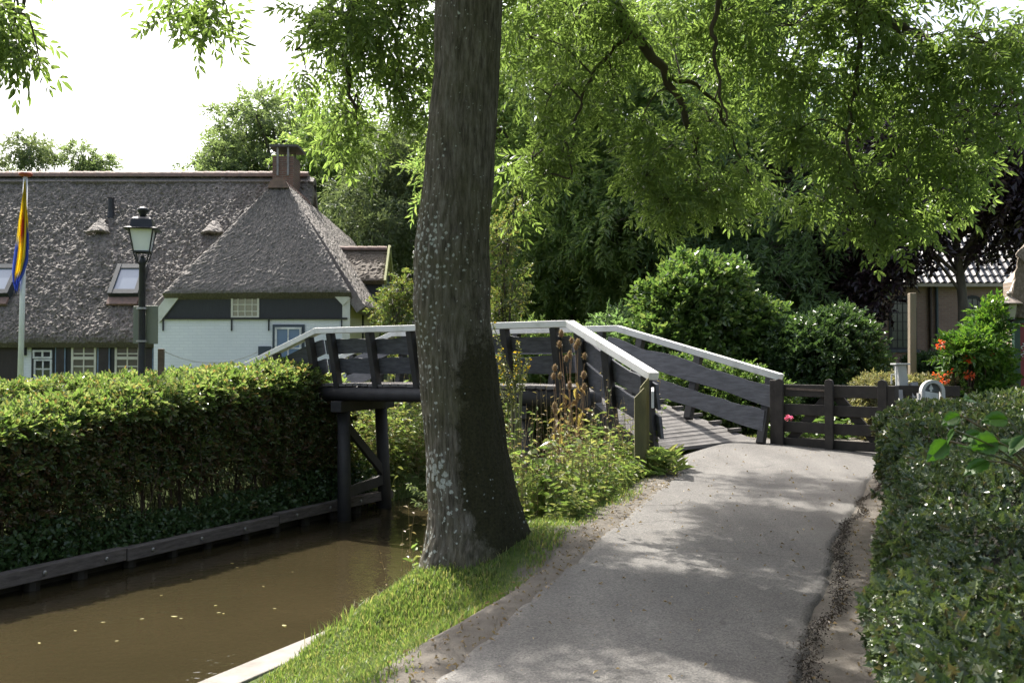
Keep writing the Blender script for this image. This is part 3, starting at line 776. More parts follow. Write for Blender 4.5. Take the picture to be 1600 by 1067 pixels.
# ---------------------------------------------------------------- thatch
def thatchmat(name, dark, mid, light):
    if name in MATS: return MATS[name]
    m, n, l = newmat(name)
    o = n.new('ShaderNodeOutputMaterial'); b = n.new('ShaderNodeBsdfPrincipled'); l.new(b.outputs[0], o.inputs[0])
    v = coords(n, l); f1 = noise_node(n, l, 30, 6, coords(n, l, 'Object', (1, .4, .4)), .72); f2 = noise_node(n, l, .7, 5, v, .6)
    c = ramp(n, l, f1, [(.32, dark), (.5, mid), (.72, light)])
    c = mixc(n, l, ramp(n, l, f2, [(.35, (0, 0, 0)), (.75, (.55, .55, .55))]), c, tuple(x * .6 for x in mid))
    l.new(c, b.inputs['Base Color']); b.inputs['Roughness'].default_value = .7; b.inputs['Specular IOR Level'].default_value = .35
    l.new(bumpn(n, l, f1, .9, .04), b.inputs['Normal']); MATS[name] = m; return m
thatch = thatchmat('old_thatch', (.085, .074, .065), (.165, .146, .13), (.29, .26, .232))
thatch_brown = thatchmat('brown_thatch', (.07, .055, .04), (.15, .12, .09), (.27, .22, .17))
def slab(A, B, C, D, th, res, name, mat, parent, amp=1.0, edge_round=.12):
    """a thick thatched slope: A-B the eave, D-C the ridge"""
    A, B, C, D = (np.array(tuple(p), float) for p in (A, B, C, D))
    nu = max(2, int(max(np.linalg.norm(B - A), np.linalg.norm(C - D)) / res)); amp = amp * 1.0; nv = max(2, int(max(np.linalg.norm(D - A), np.linalg.norm(C - B)) / res))
    u, v = np.meshgrid(np.linspace(0, 1, nu + 1), np.linspace(0, 1, nv + 1)); u, v = u.ravel()[:, None], v.ravel()[:, None]
    Pt = A * (1 - u) * (1 - v) + B * u * (1 - v) + C * u * v + D * (1 - u) * v
    N = np.cross(B - A, D - A) + np.cross(C - B, C - D) * (1e-9); N /= np.linalg.norm(N)
    if N[2] < 0: N = -N
    # stubble runs down the slope: stretch the noise that way
    dn = (D - A) / np.linalg.norm(D - A); al = (B - A) / np.linalg.norm(B - A)
    q = np.stack([Pt @ al, (Pt @ dn) * .38, Pt[:, 2] * 0], 1)
    disp = .03 * vnoise(Pt, 1.3, 1) + .012 * vnoise(Pt, .5, 2) + .016 * vnoise(q, .22, 3) + .021 * vnoise(q, .08, 4) + .015 * RNG.normal(size=len(Pt))
    ed = np.minimum.reduce([u[:, 0] * np.linalg.norm(B - A), (1 - u[:, 0]) * np.linalg.norm(B - A), v[:, 0] * np.linalg.norm(D - A)])
    fall = -edge_round * np.exp(-ed / .09)
    top = Pt + N * (disp * amp + fall + .0)[:, None]
    low = Pt - N * th
    ii = np.arange(nv)[:, None] * (nu + 1) + np.arange(nu)[None]
    q = np.stack([ii, ii + 1, ii + nu + 2, ii + nu + 1], 2).reshape(-1, 4)
    k = len(top); fl = np.cross(B - A, D - A)[2] < 0
    T = [q[:, ::-1] if fl else q, (q if fl else q[:, ::-1]) + k]
    bd = [list(range(nu + 1)), [i * (nu + 1) + nu for i in range(nv + 1)], list(range(nv * (nu + 1) + nu, nv * (nu + 1) - 1, -1)), [i * (nu + 1) for i in range(nv, -1, -1)]]
    for s in bd:
        s = np.array(s); e = np.stack([s[:-1], s[:-1] + k, s[1:] + k, s[1:]], 1); T.append(e[:, ::-1] if fl else e)
    V = np.concatenate([top, low])
    V[k:] += 0
    return np_mesh(name, V, np.concatenate(T), mat, parent)
# ---------------------------------------------------------------- farmhouse
hx = lambda px, d: (px - 800) / F * d
hz = lambda py, d: P(800, py, d).z
white_brick = brickmat('whitewashed_brick', (.78, .80, .82), (.74, .76, .79), (.68, .70, .73), .22, .075, .008, .75, .35, (.64, .66, .68))
cream = simple('cream_plaster', (.62, .58, .40), (.52, .48, .33), 2, .8, .2)
blackboard = simple('black_weatherboard', (.030, .031, .036), (.045, .046, .052), 5, .65, .6, 12, .01, (14, 1, .6))
frame_white = simple('cream_window_frame', (.66, .64, .54), (.58, .56, .47), 6, .5, .1)
frame_blue = simple('dark_blue_frame', (.04, .055, .075), (.055, .07, .09), 5, .5, .1)
pale_blue = simple('pale_blue_trim', (.23, .32, .45), None, 5, .5, 0)
frame_black = simple('black_frame', (.022, .022, .025), None, 5, .5, .1)
tile_red = simple('weathered_ridge_tile', (.23, .145, .115), (.14, .10, .085), 9, .75, .5, 30, .01)
glass = glassmat()
fh = thing('farmhouse', 'long thatched farmhouse with whitewashed gable, black weatherboard and brick chimney', 'farmhouse', (-8, 27, .45))
WY = 27.45
# roofs
slab((-21, 27.0, 2.72), (-6.2, 27.0, 2.72), (-6.2, 31.2, 7.97), (-21, 31.2, 7.97), .34, .045, 'roof', thatch, fh, 1.25)
slab((-6.2, 35.4, 2.72), (-21, 35.4, 2.72), (-21, 31.2, 7.97), (-6.2, 31.2, 7.97), .34, .3, 'roof', thatch, fh)
HA, HB, HC, HD = (-8.72, 24.72, 3.83), (-4.02, 24.72, 3.87), (-6.0, 26.6, 6.84), (-6.5, 26.6, 6.84)
slab(HA, HB, HC, HD, .32, .055, 'roof', thatch, fh, .5, .05)
RA = (-3.62, 24.82, 3.52)
slab(RA, (-3.62, 38.5, 3.52), (-6.2, 38.5, 6.9), HC, .32, .07, 'roof', thatch, fh, .6, .05)
slab((-9.75, 36, 2.9), (-9.6, 24.85, 2.95), HD, (-6.3, 36, 6.9), .32, .1, 'roof', thatch, fh, .8, .05)
# ridge tiles
def half_tube(p, q, r_, n_, name, parent, mat):
    p, q = Vector(p), Vector(q); d = (q - p).normalized(); side = d.cross(Vector((0, 0, 1))).normalized(); mb = MB(); segs_ = 9
    for i in range(n_):
        a = p.lerp(q, i / n_ - .004); b2 = p.lerp(q, (i + 1) / n_ + .006); r0, r1 = r_ * (1.06 if i % 1 == 0 else 1), r_ * .95
        ra = [a + (side * math.cos(math.pi * k / segs_) + Vector((0, 0, 1)) * math.sin(math.pi * k / segs_)) * r0 for k in range(segs_ + 1)]
        rb_ = [b2 + (side * math.cos(math.pi * k / segs_) + Vector((0, 0, 1)) * math.sin(math.pi * k / segs_)) * r1 for k in range(segs_ + 1)]
        mb.prism(ra, (0, 0, 0)) if False else mb.add(ra + rb_, [(k, k + 1, k + segs_ + 2, k + segs_ + 1) for k in range(segs_)] + [tuple(range(segs_ + 1)), tuple(reversed(range(segs_ + 1, 2 * segs_ + 2)))])
    return mb.build(name, mat, parent)
half_tube((-21, 31.2, 7.93), (-6.5, 31.2, 7.93), .19, 42, 'ridge_tiles', fh, tile_red)
half_tube((-6.25, 26.5, 6.76), (-6.25, 29.8, 6.76), .26, 9, 'ridge_tiles', fh, tile_red)
# chimney
red_brick = brickmat('chimney_brick', (.17, .085, .06), (.115, .065, .05), (.17, .14, .12), .22, .065, .01, .85, .6, (.10, .07, .06))
cx0, cx1, cy = hx(424, 29.9), hx(457, 29.9), 29.9
ch = MB().span(cx0, cx1, cy, cy + .95, 6.2, 8.34).build('chimney', red_brick, fh)
MB().span(cx0 - .05, cx1 + .05, cy - .05, cy + 1.0, 7.25, 7.31).build('chimney_band', red_brick, ch)
for sx in (cx0 + .16, cx1 - .16):
    MB().span(sx - .03, sx + .03, cy - .035, cy - .005, 7.75, 8.60).build('chimney_strut', simple('grey_iron', (.28, .27, .27), None, 6, .6, .2), ch)
    MB().span(sx - .03, sx + .03, cy + .955, cy + .985, 7.75, 8.60).build('chimney_strut', MATS['grey_iron'], ch)
MB().span(cx0 - .08, cx1 + .14, cy - .10, cy + 1.08, 8.60, 8.67).build('chimney_cap', simple('slate_cap', (.09, .085, .085), None, 5, .7, .3), ch)
# walls
wl = hx(35, WY)
MB().span(-9.0, -4.12, 25.0, 25.3, .3, hz(497, 25)).build('wall', white_brick, fh)
MB().span(-4.4, -4.12, 25.303, 38, .3, 3.72).build('wall', cream, fh)
MB().span(-21, -8.9, WY, WY + .3, .3, 2.9).build('wall', white_brick, fh)
y0, zt_, zm = 24.985, hz(457, 25), hz(497, 25)
gb = hx(243, 25); 
MB().prism([(hx(249, 25), y0, zm + .004), (hx(545, 25), y0, zm + .004), (hx(545, 25), y0, hz(470, 25)), (hx(528, 25), y0, zt_ + .12), (hx(276, 25), y0, zt_ + .12)], (0, .25, 0)).build('gable_boards', blackboard, fh)
for a, b2 in (((244, 499), (277, 456)), ((526, 455), (542, 472))):
    p, q = Vector((hx(a[0], 25), y0 - .02, hz(a[1], 25))), Vector((hx(b2[0], 25), y0 - .02, hz(b2[1], 25)))
    MB().bar(p, q, .08, .26, (0, 1, 0) if False else (0, 0, 1)).build('barge_board', cream if False else simple('white_board', (.66, .66, .60), (.58, .58, .52), 5, .6, .2), fh)
MB().span(hx(535, 25), hx(547, 25), y0 - .015, y0 + .01, 2.6, hz(468, 25)).build('corner_board', MATS['white_board'], fh)
MB().span(hx(248, 25), hx(543, 25), y0 - .05, y0, zm - .035, zm + .012).build('sill_board', frame_black, fh)
for px in (255, 362, 420, 534):
    MB().span(hx(px, 25) - .015, hx(px, 25) + .015, y0 - .03, y0 + .01, zm - .32, zm - .04).build('wall_anchor', frame_black, fh)
def window(x0, x1, z0, z1, y, cols, rows, fm_, bar=.022, fw=.05, name='window', transom=None, depth=.05, parent=fh, gl=glass):
    f = MB()
    f.span(x0, x1, y, y + depth, z0, z0 + fw).span(x0, x1, y, y + depth, z1 - fw, z1)
    f.span(x0, x0 + fw, y + .001, y + depth - .001, z0 + fw, z1 - fw).span(x1 - fw, x1, y + .001, y + depth - .001, z0 + fw, z1 - fw)
    for i in range(1, cols): x = x0 + (x1 - x0) * i / cols; f.span(x - bar / 2, x + bar / 2, y + .008, y + depth - .01, z0 + fw, z1 - fw)
    for i in range(1, rows):
        z = z0 + (z1 - z0) * i / rows; f.span(x0 + fw, x1 - fw, y + .010, y + depth - .012, z - bar / 2, z + bar / 2)
    if transom: z = z0 + (z1 - z0) * transom; f.span(x0 + fw, x1 - fw, y - .004, y + depth - .002, z - fw * .7, z + fw * .7)
    w_ = f.build(name, fm_, parent)
    MB().span(x0 + fw * .5, x1 - fw * .5, y + depth * .55, y + depth * .75, z0 + fw * .5, z1 - fw * .5).build('pane', gl, w_)
    return w_
curtain = glassmat('pale_blind_behind_glass', (.30, .28, .20), .06)
window(hx(361, 25), hx(405, 25), hz(497, 25), zt_ + .03, y0 - .03, 4, 4, frame_white, gl=curtain)
bx0, bx1, bz0_, bz1_ = hx(426, 25), hx(476, 25), hz(580, 25), hz(507, 25)
MB().span(bx0, bx1, y0 - .02, y0 + .005, bz0_, bz1_).build('window_surround', frame_blue, fh)
window(bx0 + .07, bx1 - .07, bz0_ + .05, bz1_ - .07, y0 - .065, 2, 2, simple('white_window_frame', (.72, .73, .73), None, 5, .4, 0), .035, gl=glassmat('sky_painted_glass', (.16, .24, .36), .05))  # sky reflection painted as a pale blue base colour of the glass
MB().span(hx(404, 25), hx(424, 25), y0 - .03, y0 - .002, hz(590, 25), hz(541, 25)).build('shutter', frame_blue, fh)
# long front: doors, windows and shutters under the eave
wy = WY - .03
MB().span(-20.9, hx(34, WY), wy - .02, WY - .003, .3, 2.62).build('barn_door', simple('brown_black_boards', (.035, .028, .026), (.05, .04, .037), 5, .75, .6, 12, .01, (12, 1, .6)), fh)
def ws(px0, px1, py0, py1, *a, **k): return window(hx(px0, WY), hx(px1, WY), hz(py1, WY), hz(py0, WY), *a, **k)
MB().span(hx(50, WY), hx(86, WY), wy, WY - .003, .6, hz(543, WY)).build('window_surround', frame_black, fh)
ws(53, 83, 547, 560, wy - .05, 2, 1, MATS['white_window_frame'], .05); ws(55, 83, 561, 592, wy - .05, 2, 2, MATS['white_window_frame'], .04)
MB().span(hx(87, WY), hx(243, WY), wy, WY - .003, .6, hz(531, WY)).build('window_surround', frame_black, fh)
for a, b2 in ((113, 152), (181, 220)): ws(a, b2, 533, 592, wy - .05, 2, 3, frame_white, .035, .06, transom=.55, gl=glassmat('grey_brown_glass', (.13, .115, .10), .06))  # glass with a grey-brown base colour
for a, b2 in ((88, 104), (154, 173), (226, 241)):
    s_ = MB().span(hx(a, WY), hx(b2, WY), wy - .045, wy - .005, .7, hz(539, WY)).build('shutter', pale_blue, fh)
    MB().span(hx(a, WY) + .03, hx(b2, WY) - .03, wy - .052, wy - .046, .75, hz(541, WY)).build('shutter_panel', simple('plum_black', (.035, .025, .028), None, 5, .45, 0), s_)
MB().span(hx(38, WY), hx(42, WY), wy - .12, WY - .003, hz(555, WY), hz(540, WY)).build('wall_light', frame_black, fh)
# right wall: timber strips, a door opening
for y in (27.3, 29.0, 30.9, 32.4, 34.4): MB().span(-4.125, -4.085, y, y + .16, .5, 3.4).build('wall_timber', frame_black, fh)
MB().span(-4.122, -4.07, 30.9, 32.4, .5, 2.5).build('window_surround', frame_blue, fh)
# skylights on the long slope
sl = Vector((0, 4.2, 5.25)).normalized(); sln = Vector((0, -5.25, 4.2)).normalized()
def onroof(x, f, off=0): return Vector((x, 27.0 + 4.2 * f, 2.72 + 5.25 * f)) + sln * off
for x0, x1 in ((hx(176, 28.2), hx(223, 28.2)), (hx(-27, 28.2), hx(22, 28.2))):
    f0, f1 = .225, .395
    ro = Matrix((Vector((1, 0, 0)), sl, sln)).transposed()
    c = (onroof(x0, f0) + onroof(x1, f1)) / 2; L = (f1 - f0) * 6.72; W_ = x1 - x0
    fr_ = MB()
    for dx_, sx_ in ((-W_ / 2 + .06, .12), (W_ / 2 - .06, .12)): fr_.box(c + sln * .10 + Vector((dx_, 0, 0)), (sx_, L, .26), ro)
    for dy_ in (-L / 2 + .08, L / 2 - .08): fr_.box(c + sln * .095 + sl * dy_, (W_ - .24, .16, .25), ro)
    skf = fr_.build('skylight', simple('dark_grey_metal', (.05, .06, .065), None, 5, .45, 0), fh)
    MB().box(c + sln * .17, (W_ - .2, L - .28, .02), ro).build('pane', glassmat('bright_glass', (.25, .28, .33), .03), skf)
    MB().box(c - sl * (L / 2 + .16) + sln * .06, (W_, .26, .07), ro).build('flashing_tiles', tile_red, skf)
# vent pipe and the two thatched vent hoods
p = onroof(hx(165, 29.8), .735)
MB().tube([p - Vector((0, 0, .1)), p + Vector((0, 0, .12)), p + Vector((0, 0, .5)), p + Vector((0, 0, .52))], [.12, .09, .085, .11], 12).build('vent_pipe', simple('black_lead', (.025, .026, .032), None, 5, .5, 0), fh)
for px, f in ((150, .62), (331, .615)):
    p = onroof(hx(px, 29.5), f); k = 0; V, T = [], []
    nu_, nv_ = 12, 10
    for j in range(nv_ + 1):
        for i in range(nu_ + 1):
            a = math.pi * i / nu_; t = j / nv_
            wv_ = (.25 * (1 - t) + .04); hh_ = .10 * (1 - t)
            q = p + Vector((math.cos(a) * wv_, 0, 0)) + sl * (t * .6 - .1) + sln * (math.sin(a) * hh_ + .02) + Vector((0, 0, 0))
            V.append(tuple(q + Vector(RNG.normal(0, .008, 3))))
    ii = np.arange(nv_)[:, None] * (nu_ + 1) + np.arange(nu_)[None]
    T = np.stack([ii, ii + 1, ii + nu_ + 2, ii + nu_ + 1], 2).reshape(-1, 4)
    hd = np_mesh('vent_hood', np.array(V), T, thatch, fh)
    so_ = hd.modifiers.new('thick', 'SOLIDIFY'); so_.thickness = .09
# dormer on the right slope
dy0, dy1 = 28.3, 29.9; dxf = -3.72; dxb = -5.6; dze, dzr = 4.50, 5.42
MB().span(dxb, dxf, dy0 + .12, dy1 - .12, 3.4, dze).build('dormer_cheek', blackboard, fh)
ym = (dy0 + dy1) / 2
slab((dxf + .08, dy0 - .1, dze - .05), (dxb, dy0 - .1, dze - .05), (dxb, ym, dzr), (dxf + .08, ym, dzr), .18, .06, 'dormer_roof', thatch_brown, fh, .5, .03)
slab((dxb, dy1 + .1, dze - .05), (dxf + .08, dy1 + .1, dze - .05), (dxf + .08, ym, dzr), (dxb, ym, dzr), .18, .06, 'dormer_roof', thatch_brown, fh, .5, .03)
half_tube((dxb, ym, dzr - .03), (dxf + .05, ym, dzr - .03), .12, 7, 'ridge_tiles', fh, tile_red)
dgm = simple('yellow_green_board', (.36, .37, .14), (.28, .29, .11), 6, .6, .2)
for s_ in (-1, 1): MB().bar((dxf + .13, ym + s_ * .98, dze - .14), (dxf + .13, ym, dzr + .05), .06, .2, (1, 0, 0) if False else (0, 0, 1)).build('dormer_barge', dgm, fh)
MB().prism([(dxf + .02, dy0 + .1, dze), (dxf + .02, dy1 - .1, dze), (dxf + .02, ym, dzr - .1)], (.04, 0, 0)).build('dormer_gable', frame_blue, fh)
fr_ = MB()
for a in (dy0 + .12, ym - .03, dy1 - .18): fr_.span(dxf + .003, dxf + .06, a, a + .06, 3.45, dze)
for z in (3.45, 3.95, dze - .06): fr_.span(dxf + .005, dxf + .055, dy0 + .12, dy1 - .12, z, z + .05)
dwin = fr_.build('dormer_window', simple('greenish_white', (.5, .55, .45), None, 5, .5, 0), fh)
MB().span(dxf + .012, dxf + .03, dy0 + .15, dy1 - .15, 3.46, dze - .02).build('pane', glass, dwin)
# ---------------------------------------------------------------- church behind the beech
cd = 33.0
chb = brickmat('church_brick', (.29, .185, .155), (.24, .15, .13), (.27, .22, .20), .22, .07, .012, .85, .5, (.17, .11, .095))
cu = thing('church', 'brick church with arched windows and a black glazed tile roof behind the copper beech', 'church', (15, cd, .9))
cxl, cxr = hx(1180, cd), hx(1720, cd); ce_ = hz(447, cd)
def arch(x, z0, zs, r_, y, seg=10): return [(x - r_, y, z0), (x + r_, y, z0)] + [(x + r_ * math.cos(math.pi * k / seg), y, zs + r_ * math.sin(math.pi * k / seg)) for k in range(seg + 1)]
mb = MB(); wins = [(hx(1411, cd), hz(545, cd), hz(483, cd)), (hx(1520, cd), hz(537, cd), hz(483, cd))]
mb.span(cxl, cxr, cd, cd + .4, .5, ce_); mb.build('wall', chb, cu)
MB().span(cxl, cxl + .4, cd + .403, cd + 9, .5, ce_).build('wall', chb, cu)
for (x, z0, zs) in wins:
    r_ = .36
    outer, inner = arch(x, z0 - .02, zs, r_ + .10, cd - .03), arch(x, z0 + .05, zs, r_, cd - .03); n_ = len(outer)
    f = MB(); vs = outer + inner; vs2 = [(a, b + .06, c) for a, b, c in vs]
    f.add(vs + vs2, [(i, (i + 1) % n_, n_ + (i + 1) % n_, n_ + i) for i in range(n_)] + [(2 * n_ + i, 3 * n_ + i, 3 * n_ + (i + 1) % n_, 2 * n_ + (i + 1) % n_) for i in range(n_)] + [(n_ + i, n_ + (i + 1) % n_, 3 * n_ + (i + 1) % n_, 3 * n_ + i) for i in range(n_)] + [((i + 1) % n_, i, 2 * n_ + i, 2 * n_ + (i + 1) % n_) for i in range(n_)])
    for k in range(-1, 2): f.span(x + k * .18 - .012, x + k * .18 + .012, cd - .02, cd + .01, z0 + .05, zs + math.sqrt(max(0, r_ ** 2 - (k * .18) ** 2)))
    for k in range(5): z = z0 + .3 + k * .3; f.span(x - r_, x + r_, cd - .018, cd + .008, z - .012, z + .012)
    wn = f.build('window', frame_black, cu)
    MB().prism(arch(x, z0 + .05, zs, r_, cd - .006), (0, .004, 0)).build('pane', glassmat('church_glass', (.07, .09, .07), .08), wn)
    MB().span(x - r_ - .16, x + r_ + .16, cd - .09, cd - .004, z0 - .12, z0 - .02).build('sill', simple('blue_grey_stone', (.10, .11, .13), None, 5, .7, .2), cu)
gut = simple('pale_gutter', (.42, .36, .32), (.34, .29, .26), 5, .6, .1)
MB().bar((cxl, cd - .14, ce_ + .02), (cxr, cd - .14, ce_ + .02), .22, .11).build('gutter', gut, cu)
for px, mt in ((1453, simple('brown_pipe', (.05, .03, .025), None, 5, .5, 0)), (1463, frame_blue)):
    MB().tube([(hx(px, cd), cd - .08, .6), (hx(px, cd), cd - .08, ce_)], .05, 8).build('downpipe', mt, cu)
m, n, l = newmat('black_glazed_tiles'); o = n.new('ShaderNodeOutputMaterial'); b = n.new('ShaderNodeBsdfPrincipled'); l.new(b.outputs[0], o.inputs[0])
b.inputs['Base Color'].default_value = (.018, .019, .024, 1); b.inputs['Roughness'].default_value = .28; b.inputs['Specular IOR Level'].default_value = .8
# pantiles as real waves
ru, rv = 200, 22 * 4; XX, VV = np.meshgrid(np.linspace(cxl - .3, cxr, int((cxr - cxl) / .04)), np.linspace(0, 1, rv * 2 + 1)); ncol = XX.shape[1]; rowf = VV * 22
wave = .035 * np.sin(XX * 2 * np.pi / .24) + .04 * (1 - (rowf - np.floor(rowf)))
Yr = cd - .25 + VV * 5.2; Zr = ce_ + .08 + VV * 5.6
Vt = np.stack([XX, Yr - wave * .73, Zr + wave * .68], 2).reshape(-1, 3)
ii = np.arange(rv * 2)[:, None] * ncol + np.arange(ncol - 1)[None]
np_mesh('roof', Vt, np.stack([ii, ii + 1, ii + ncol + 1, ii + ncol], 2).reshape(-1, 4), m, cu)
MB().prism([(cxl - .3, cd - .2, ce_ - .02), (cxl - .3, cd + 10.2, ce_ - .02), (cxl - .3, cd + 4.95, ce_ + 5.55)], (cxr - cxl, 0, 0)).build('roof_core', frame_black, cu)
# ---------------------------------------------------------------- thatched cottage at the right edge
kd = 15.5
kt = thing('cottage', 'thatched brick cottage with a dark red door cut off by the right edge', 'cottage', (hx(1600, kd) + .3, kd, .9))
kb = brickmat('cottage_brick', (.36, .27, .20), (.30, .22, .17), (.33, .29, .25), .22, .065, .012, .85, .5)
kx = hx(1586, kd)
MB().prism([(kx, kd + .05, .6), (kx + 4.5, kd + .05, .6), (kx + 4.5, kd + .05, 4.6), (kx + 1.2, kd + .05, 4.6), (kx, kd + .05, hz(440, kd))], (0, .3, 0)).build('wall', kb, kt)
MB().prism([(kx, kd + .353, .6), (kx + .3, kd + .353, .6), (kx + 3.4, kd + 6, .6), (kx + 3.1, kd + 6, .6)], (0, 0, 2.6)).build('wall', kb, kt)
# gable verge: thatch edge rising to the right, steep near the eave
e0 = Vector((hx(1560, kd), kd - .30, hz(495, kd))); e1 = Vector((hx(1577, kd), kd - .30, hz(402, kd))); e2 = Vector((hx(1720, kd), kd - .3, hz(270, kd)))
dp_ = Vector((3.3, 6, 0))
slab(e0 + dp_, e0, e1, e1 + dp_, .25, .06, 'roof', thatch_brown, kt, .6, .03)
q0 = Vector((hx(1569, kd), kd - .34, hz(399, kd)))
slab(q0 + dp_, q0, e2, e2 + dp_, .32, .06, 'roof', thatch_brown, kt, .6, .03)
MB().bar(P(1581, 470, kd - .1), P(1622, 372, kd - .1), .06, .16).build('barge_board', MATS['white_board'], kt)
frame_green = simple('dark_green_frame', (.025, .055, .045), (.035, .07, .055), 5, .45, .1)
dz1, dz0 = hz(505, kd), .85
MB().span(hx(1583, kd), hx(1592, kd), kd - .05, kd + .04, dz0, dz1 - .002).build('door_frame', frame_green, kt)
MB().span(hx(1583, kd) - .02, hx(1700, kd), kd - .07, kd + .04, dz1, dz1 + .17).build('door_frame', frame_green, kt)
dr_ = MB().span(hx(1592, kd) + .003, hx(1690, kd), kd - .03, kd + .02, dz0, dz1 - .003).build('door', simple('dark_red_paint', (.20, .018, .03), (.17, .015, .025), 4, .35, 0), kt)
orn = MB(); ox = hx(1596, kd)
for zc in (hz(541, kd), hz(553, kd)):
    pts = [(ox + .03 * math.sin(k * .8), kd - .04, zc + .045 - k * .011) for k in range(9)]
    orn.tube(pts, .008, 5)
orn.build('door_ornament', MATS['white_window_frame'], dr_)
# wall lantern
wl_ = P(1577, 478, kd - .35); wlt = thing('wall_lantern', 'small glass lantern with a grey cone roof on a bracket beside the cottage door', 'lantern', wl_)
X, Y, Z = wl_.x, wl_.y, wl_.z
MB().lathe([(.085, -.20), (.125, .02)], (X, Y, Z), 6).build('lantern_glass', simple('smoked_glass', (.45, .42, .36), (.35, .33, .28), 4, .12, 0), wlt)
MB().lathe([(.185, .02), (.19, .035), (.06, .12), (.03, .14), (.03, .17), (.045, .19), (.02, .22)], (X, Y, Z), 12).build('lantern_roof', simple('grey_brown_metal', (.25, .21, .18), None, 6, .5, 0), wlt, smooth=False)
MB().lathe([(.03, -.36), (.05, -.34), (.035, -.25), (.095, -.215), (.095, -.20)], (X, Y, Z), 12).tube([(X, Y, Z - .34), (X + .1, Y + .15, Z - .42), (X + .16, Y + .36, Z - .40)], .018, 6).build('bracket', iron, wlt)
# ---------------------------------------------------------------- small things by the gate
pd = 15.2
pp = P(1425, 458, pd)
po = MB().bar((pp.x - .02, pp.y, .7), pp, .10, .11, (0, 1, 0)).build('wooden_pole', simple('grey_wood_pole', (.22, .18, .13), (.14, .115, .085), 4, .85, .6, 30, .006, (1, 1, .1)), bevel=.012)
tag(po, 'tall bare square wooden pole standing behind the gate in front of the church', 'pole')
gq = 14.0
a = P(1405, 570, gq)
pt_ = thing('letterbox_post', 'pale grey tilted pillar box with a flat lid beside the gate', 'letterbox', (a.x, a.y, .9))
pg = simple('pale_grey_paint', (.42, .43, .43), (.35, .36, .36), 5, .5, .1)
b1 = P(1410, 606, gq)
MB().bar((b1.x, b1.y, b1.z), (a.x + .01, a.y, a.z), .125, .15, (0, 1, 0)).build('box_body', pg, pt_, bevel=.008)
MB().span(a.x - .09, a.x + .11, a.y - .12, a.y + .1, a.z, a.z + .022).build('box_lid', pg, pt_, bevel=.004)
MB().span(a.x - .085, a.x - .07, a.y - .09, a.y - .075, a.z - .3, a.z - .02).build('box_edge', MATS['white_window_frame'], pt_)
MB().tube([P(1393, 600, gq), P(1393, 585, gq), P(1399, 585, gq)], .012, 6).build('side_bracket', pg, pt_)
MB().bar((b1.x - .03, b1.y, .8), (b1.x, b1.y, b1.z - .003), .06, .1, (0, 1, 0)).build('support', simple('grey_board', (.30, .30, .31), (.22, .22, .23), 6, .8, .4), pt_)
fnc = thing('fence', 'low dark board fence with grey leaning posts running right from the gate', 'fence', P(1420, 640, 13.9))
for px, top in ((1403, 610), (1427, 598)):
    MB().bar(P(px + 8, 700, 13.7), P(px, top, 13.9), .09, .10, (0, 1, 0)).build('fence_post', MATS['grey_board'], fnc)
for py in (608, 626, 648): MB().bar(P(1398, py + 2, 13.92), P(1500, py + 3, 13.6), .03, .14).build('fence_board', gate_wood, fnc)
# arched board with an emblem
ad_ = 12.6; c = P(1455, 612, ad_); ar = thing('arched_sign', 'small white arched board with a dark half-round emblem above the holly hedge', 'sign', (c.x, c.y, .9))
r_o, r_i = .148, .108
seg = 18
oa = [(c.x + .03 + r_o * math.cos(math.pi * k / seg), c.y, c.z + r_o * math.sin(math.pi * k / seg)) for k in range(seg + 1)]
ia = [(c.x + .03 + r_i * math.cos(math.pi * k / seg), c.y, c.z + r_i * math.sin(math.pi * k / seg)) for k in range(seg + 1)]
f = MB(); nn = seg + 1; oa2 = [(x, y + .09, z) for x, y, z in oa]; ia2 = [(x, y + .09, z) for x, y, z in ia]
f.add(oa + ia + oa2 + ia2, [(k, k + 1, nn + k + 1, nn + k) for k in range(seg)] + [(2 * nn + k + 1, 2 * nn + k, k, k + 1)[::-1] for k in range(seg)] + [(nn + k, nn + k + 1, 3 * nn + k + 1, 3 * nn + k) for k in range(seg)] + [(3 * nn + k, 3 * nn + k + 1, 2 * nn + k + 1, 2 * nn + k) for k in range(seg)])
f.span(c.x + .03 - r_o, c.x + .03 - r_i, c.y, c.y + .09, c.z - .35, c.z - .002).span(c.x + .03 + r_i, c.x + .03 + r_o, c.y, c.y + .09, c.z - .35, c.z - .002)
f.build('arch_frame', simple('grey_white_stone', (.50, .50, .50), (.42, .42, .42), 6, .7, .2), ar)
MB().prism([(x, y + .05, z) for x, y, z in ia], (0, .02, 0)).build('lunette', simple('slate_grey', (.13, .14, .15), None, 5, .6, .1), ar)
tr = MB(); cxx = c.x + .015
tr.prism([(cxx - .028, c.y + .035, c.z + .03), (cxx + .028, c.y + .035, c.z + .03), (cxx, c.y + .035, c.z + .105)], (0, .012, 0)).span(cxx - .012, cxx + .012, c.y + .035, c.y + .047, c.z + .0, c.z + .03)
tr.build('emblem', MATS['white_window_frame'], ar)
MB().prism([(c.x - .085, c.y + .02, c.z - .30), (c.x + .10, c.y + .02, c.z - .30), (c.x + .10, c.y + .02, c.z - .02), (c.x - .085, c.y + .02, c.z + .012)], (0, .025, 0)).build('panel', MATS['white_window_frame'], ar)
MB().span(c.x - .16, c.x - .14, c.y, c.y + .05, c.z - .35, c.z - .02).span(c.x - .16, c.x + .0, c.y + .051, c.y + .06, c.z - .05, c.z - .02).build('side_frame', MATS['grey_white_stone'], ar)
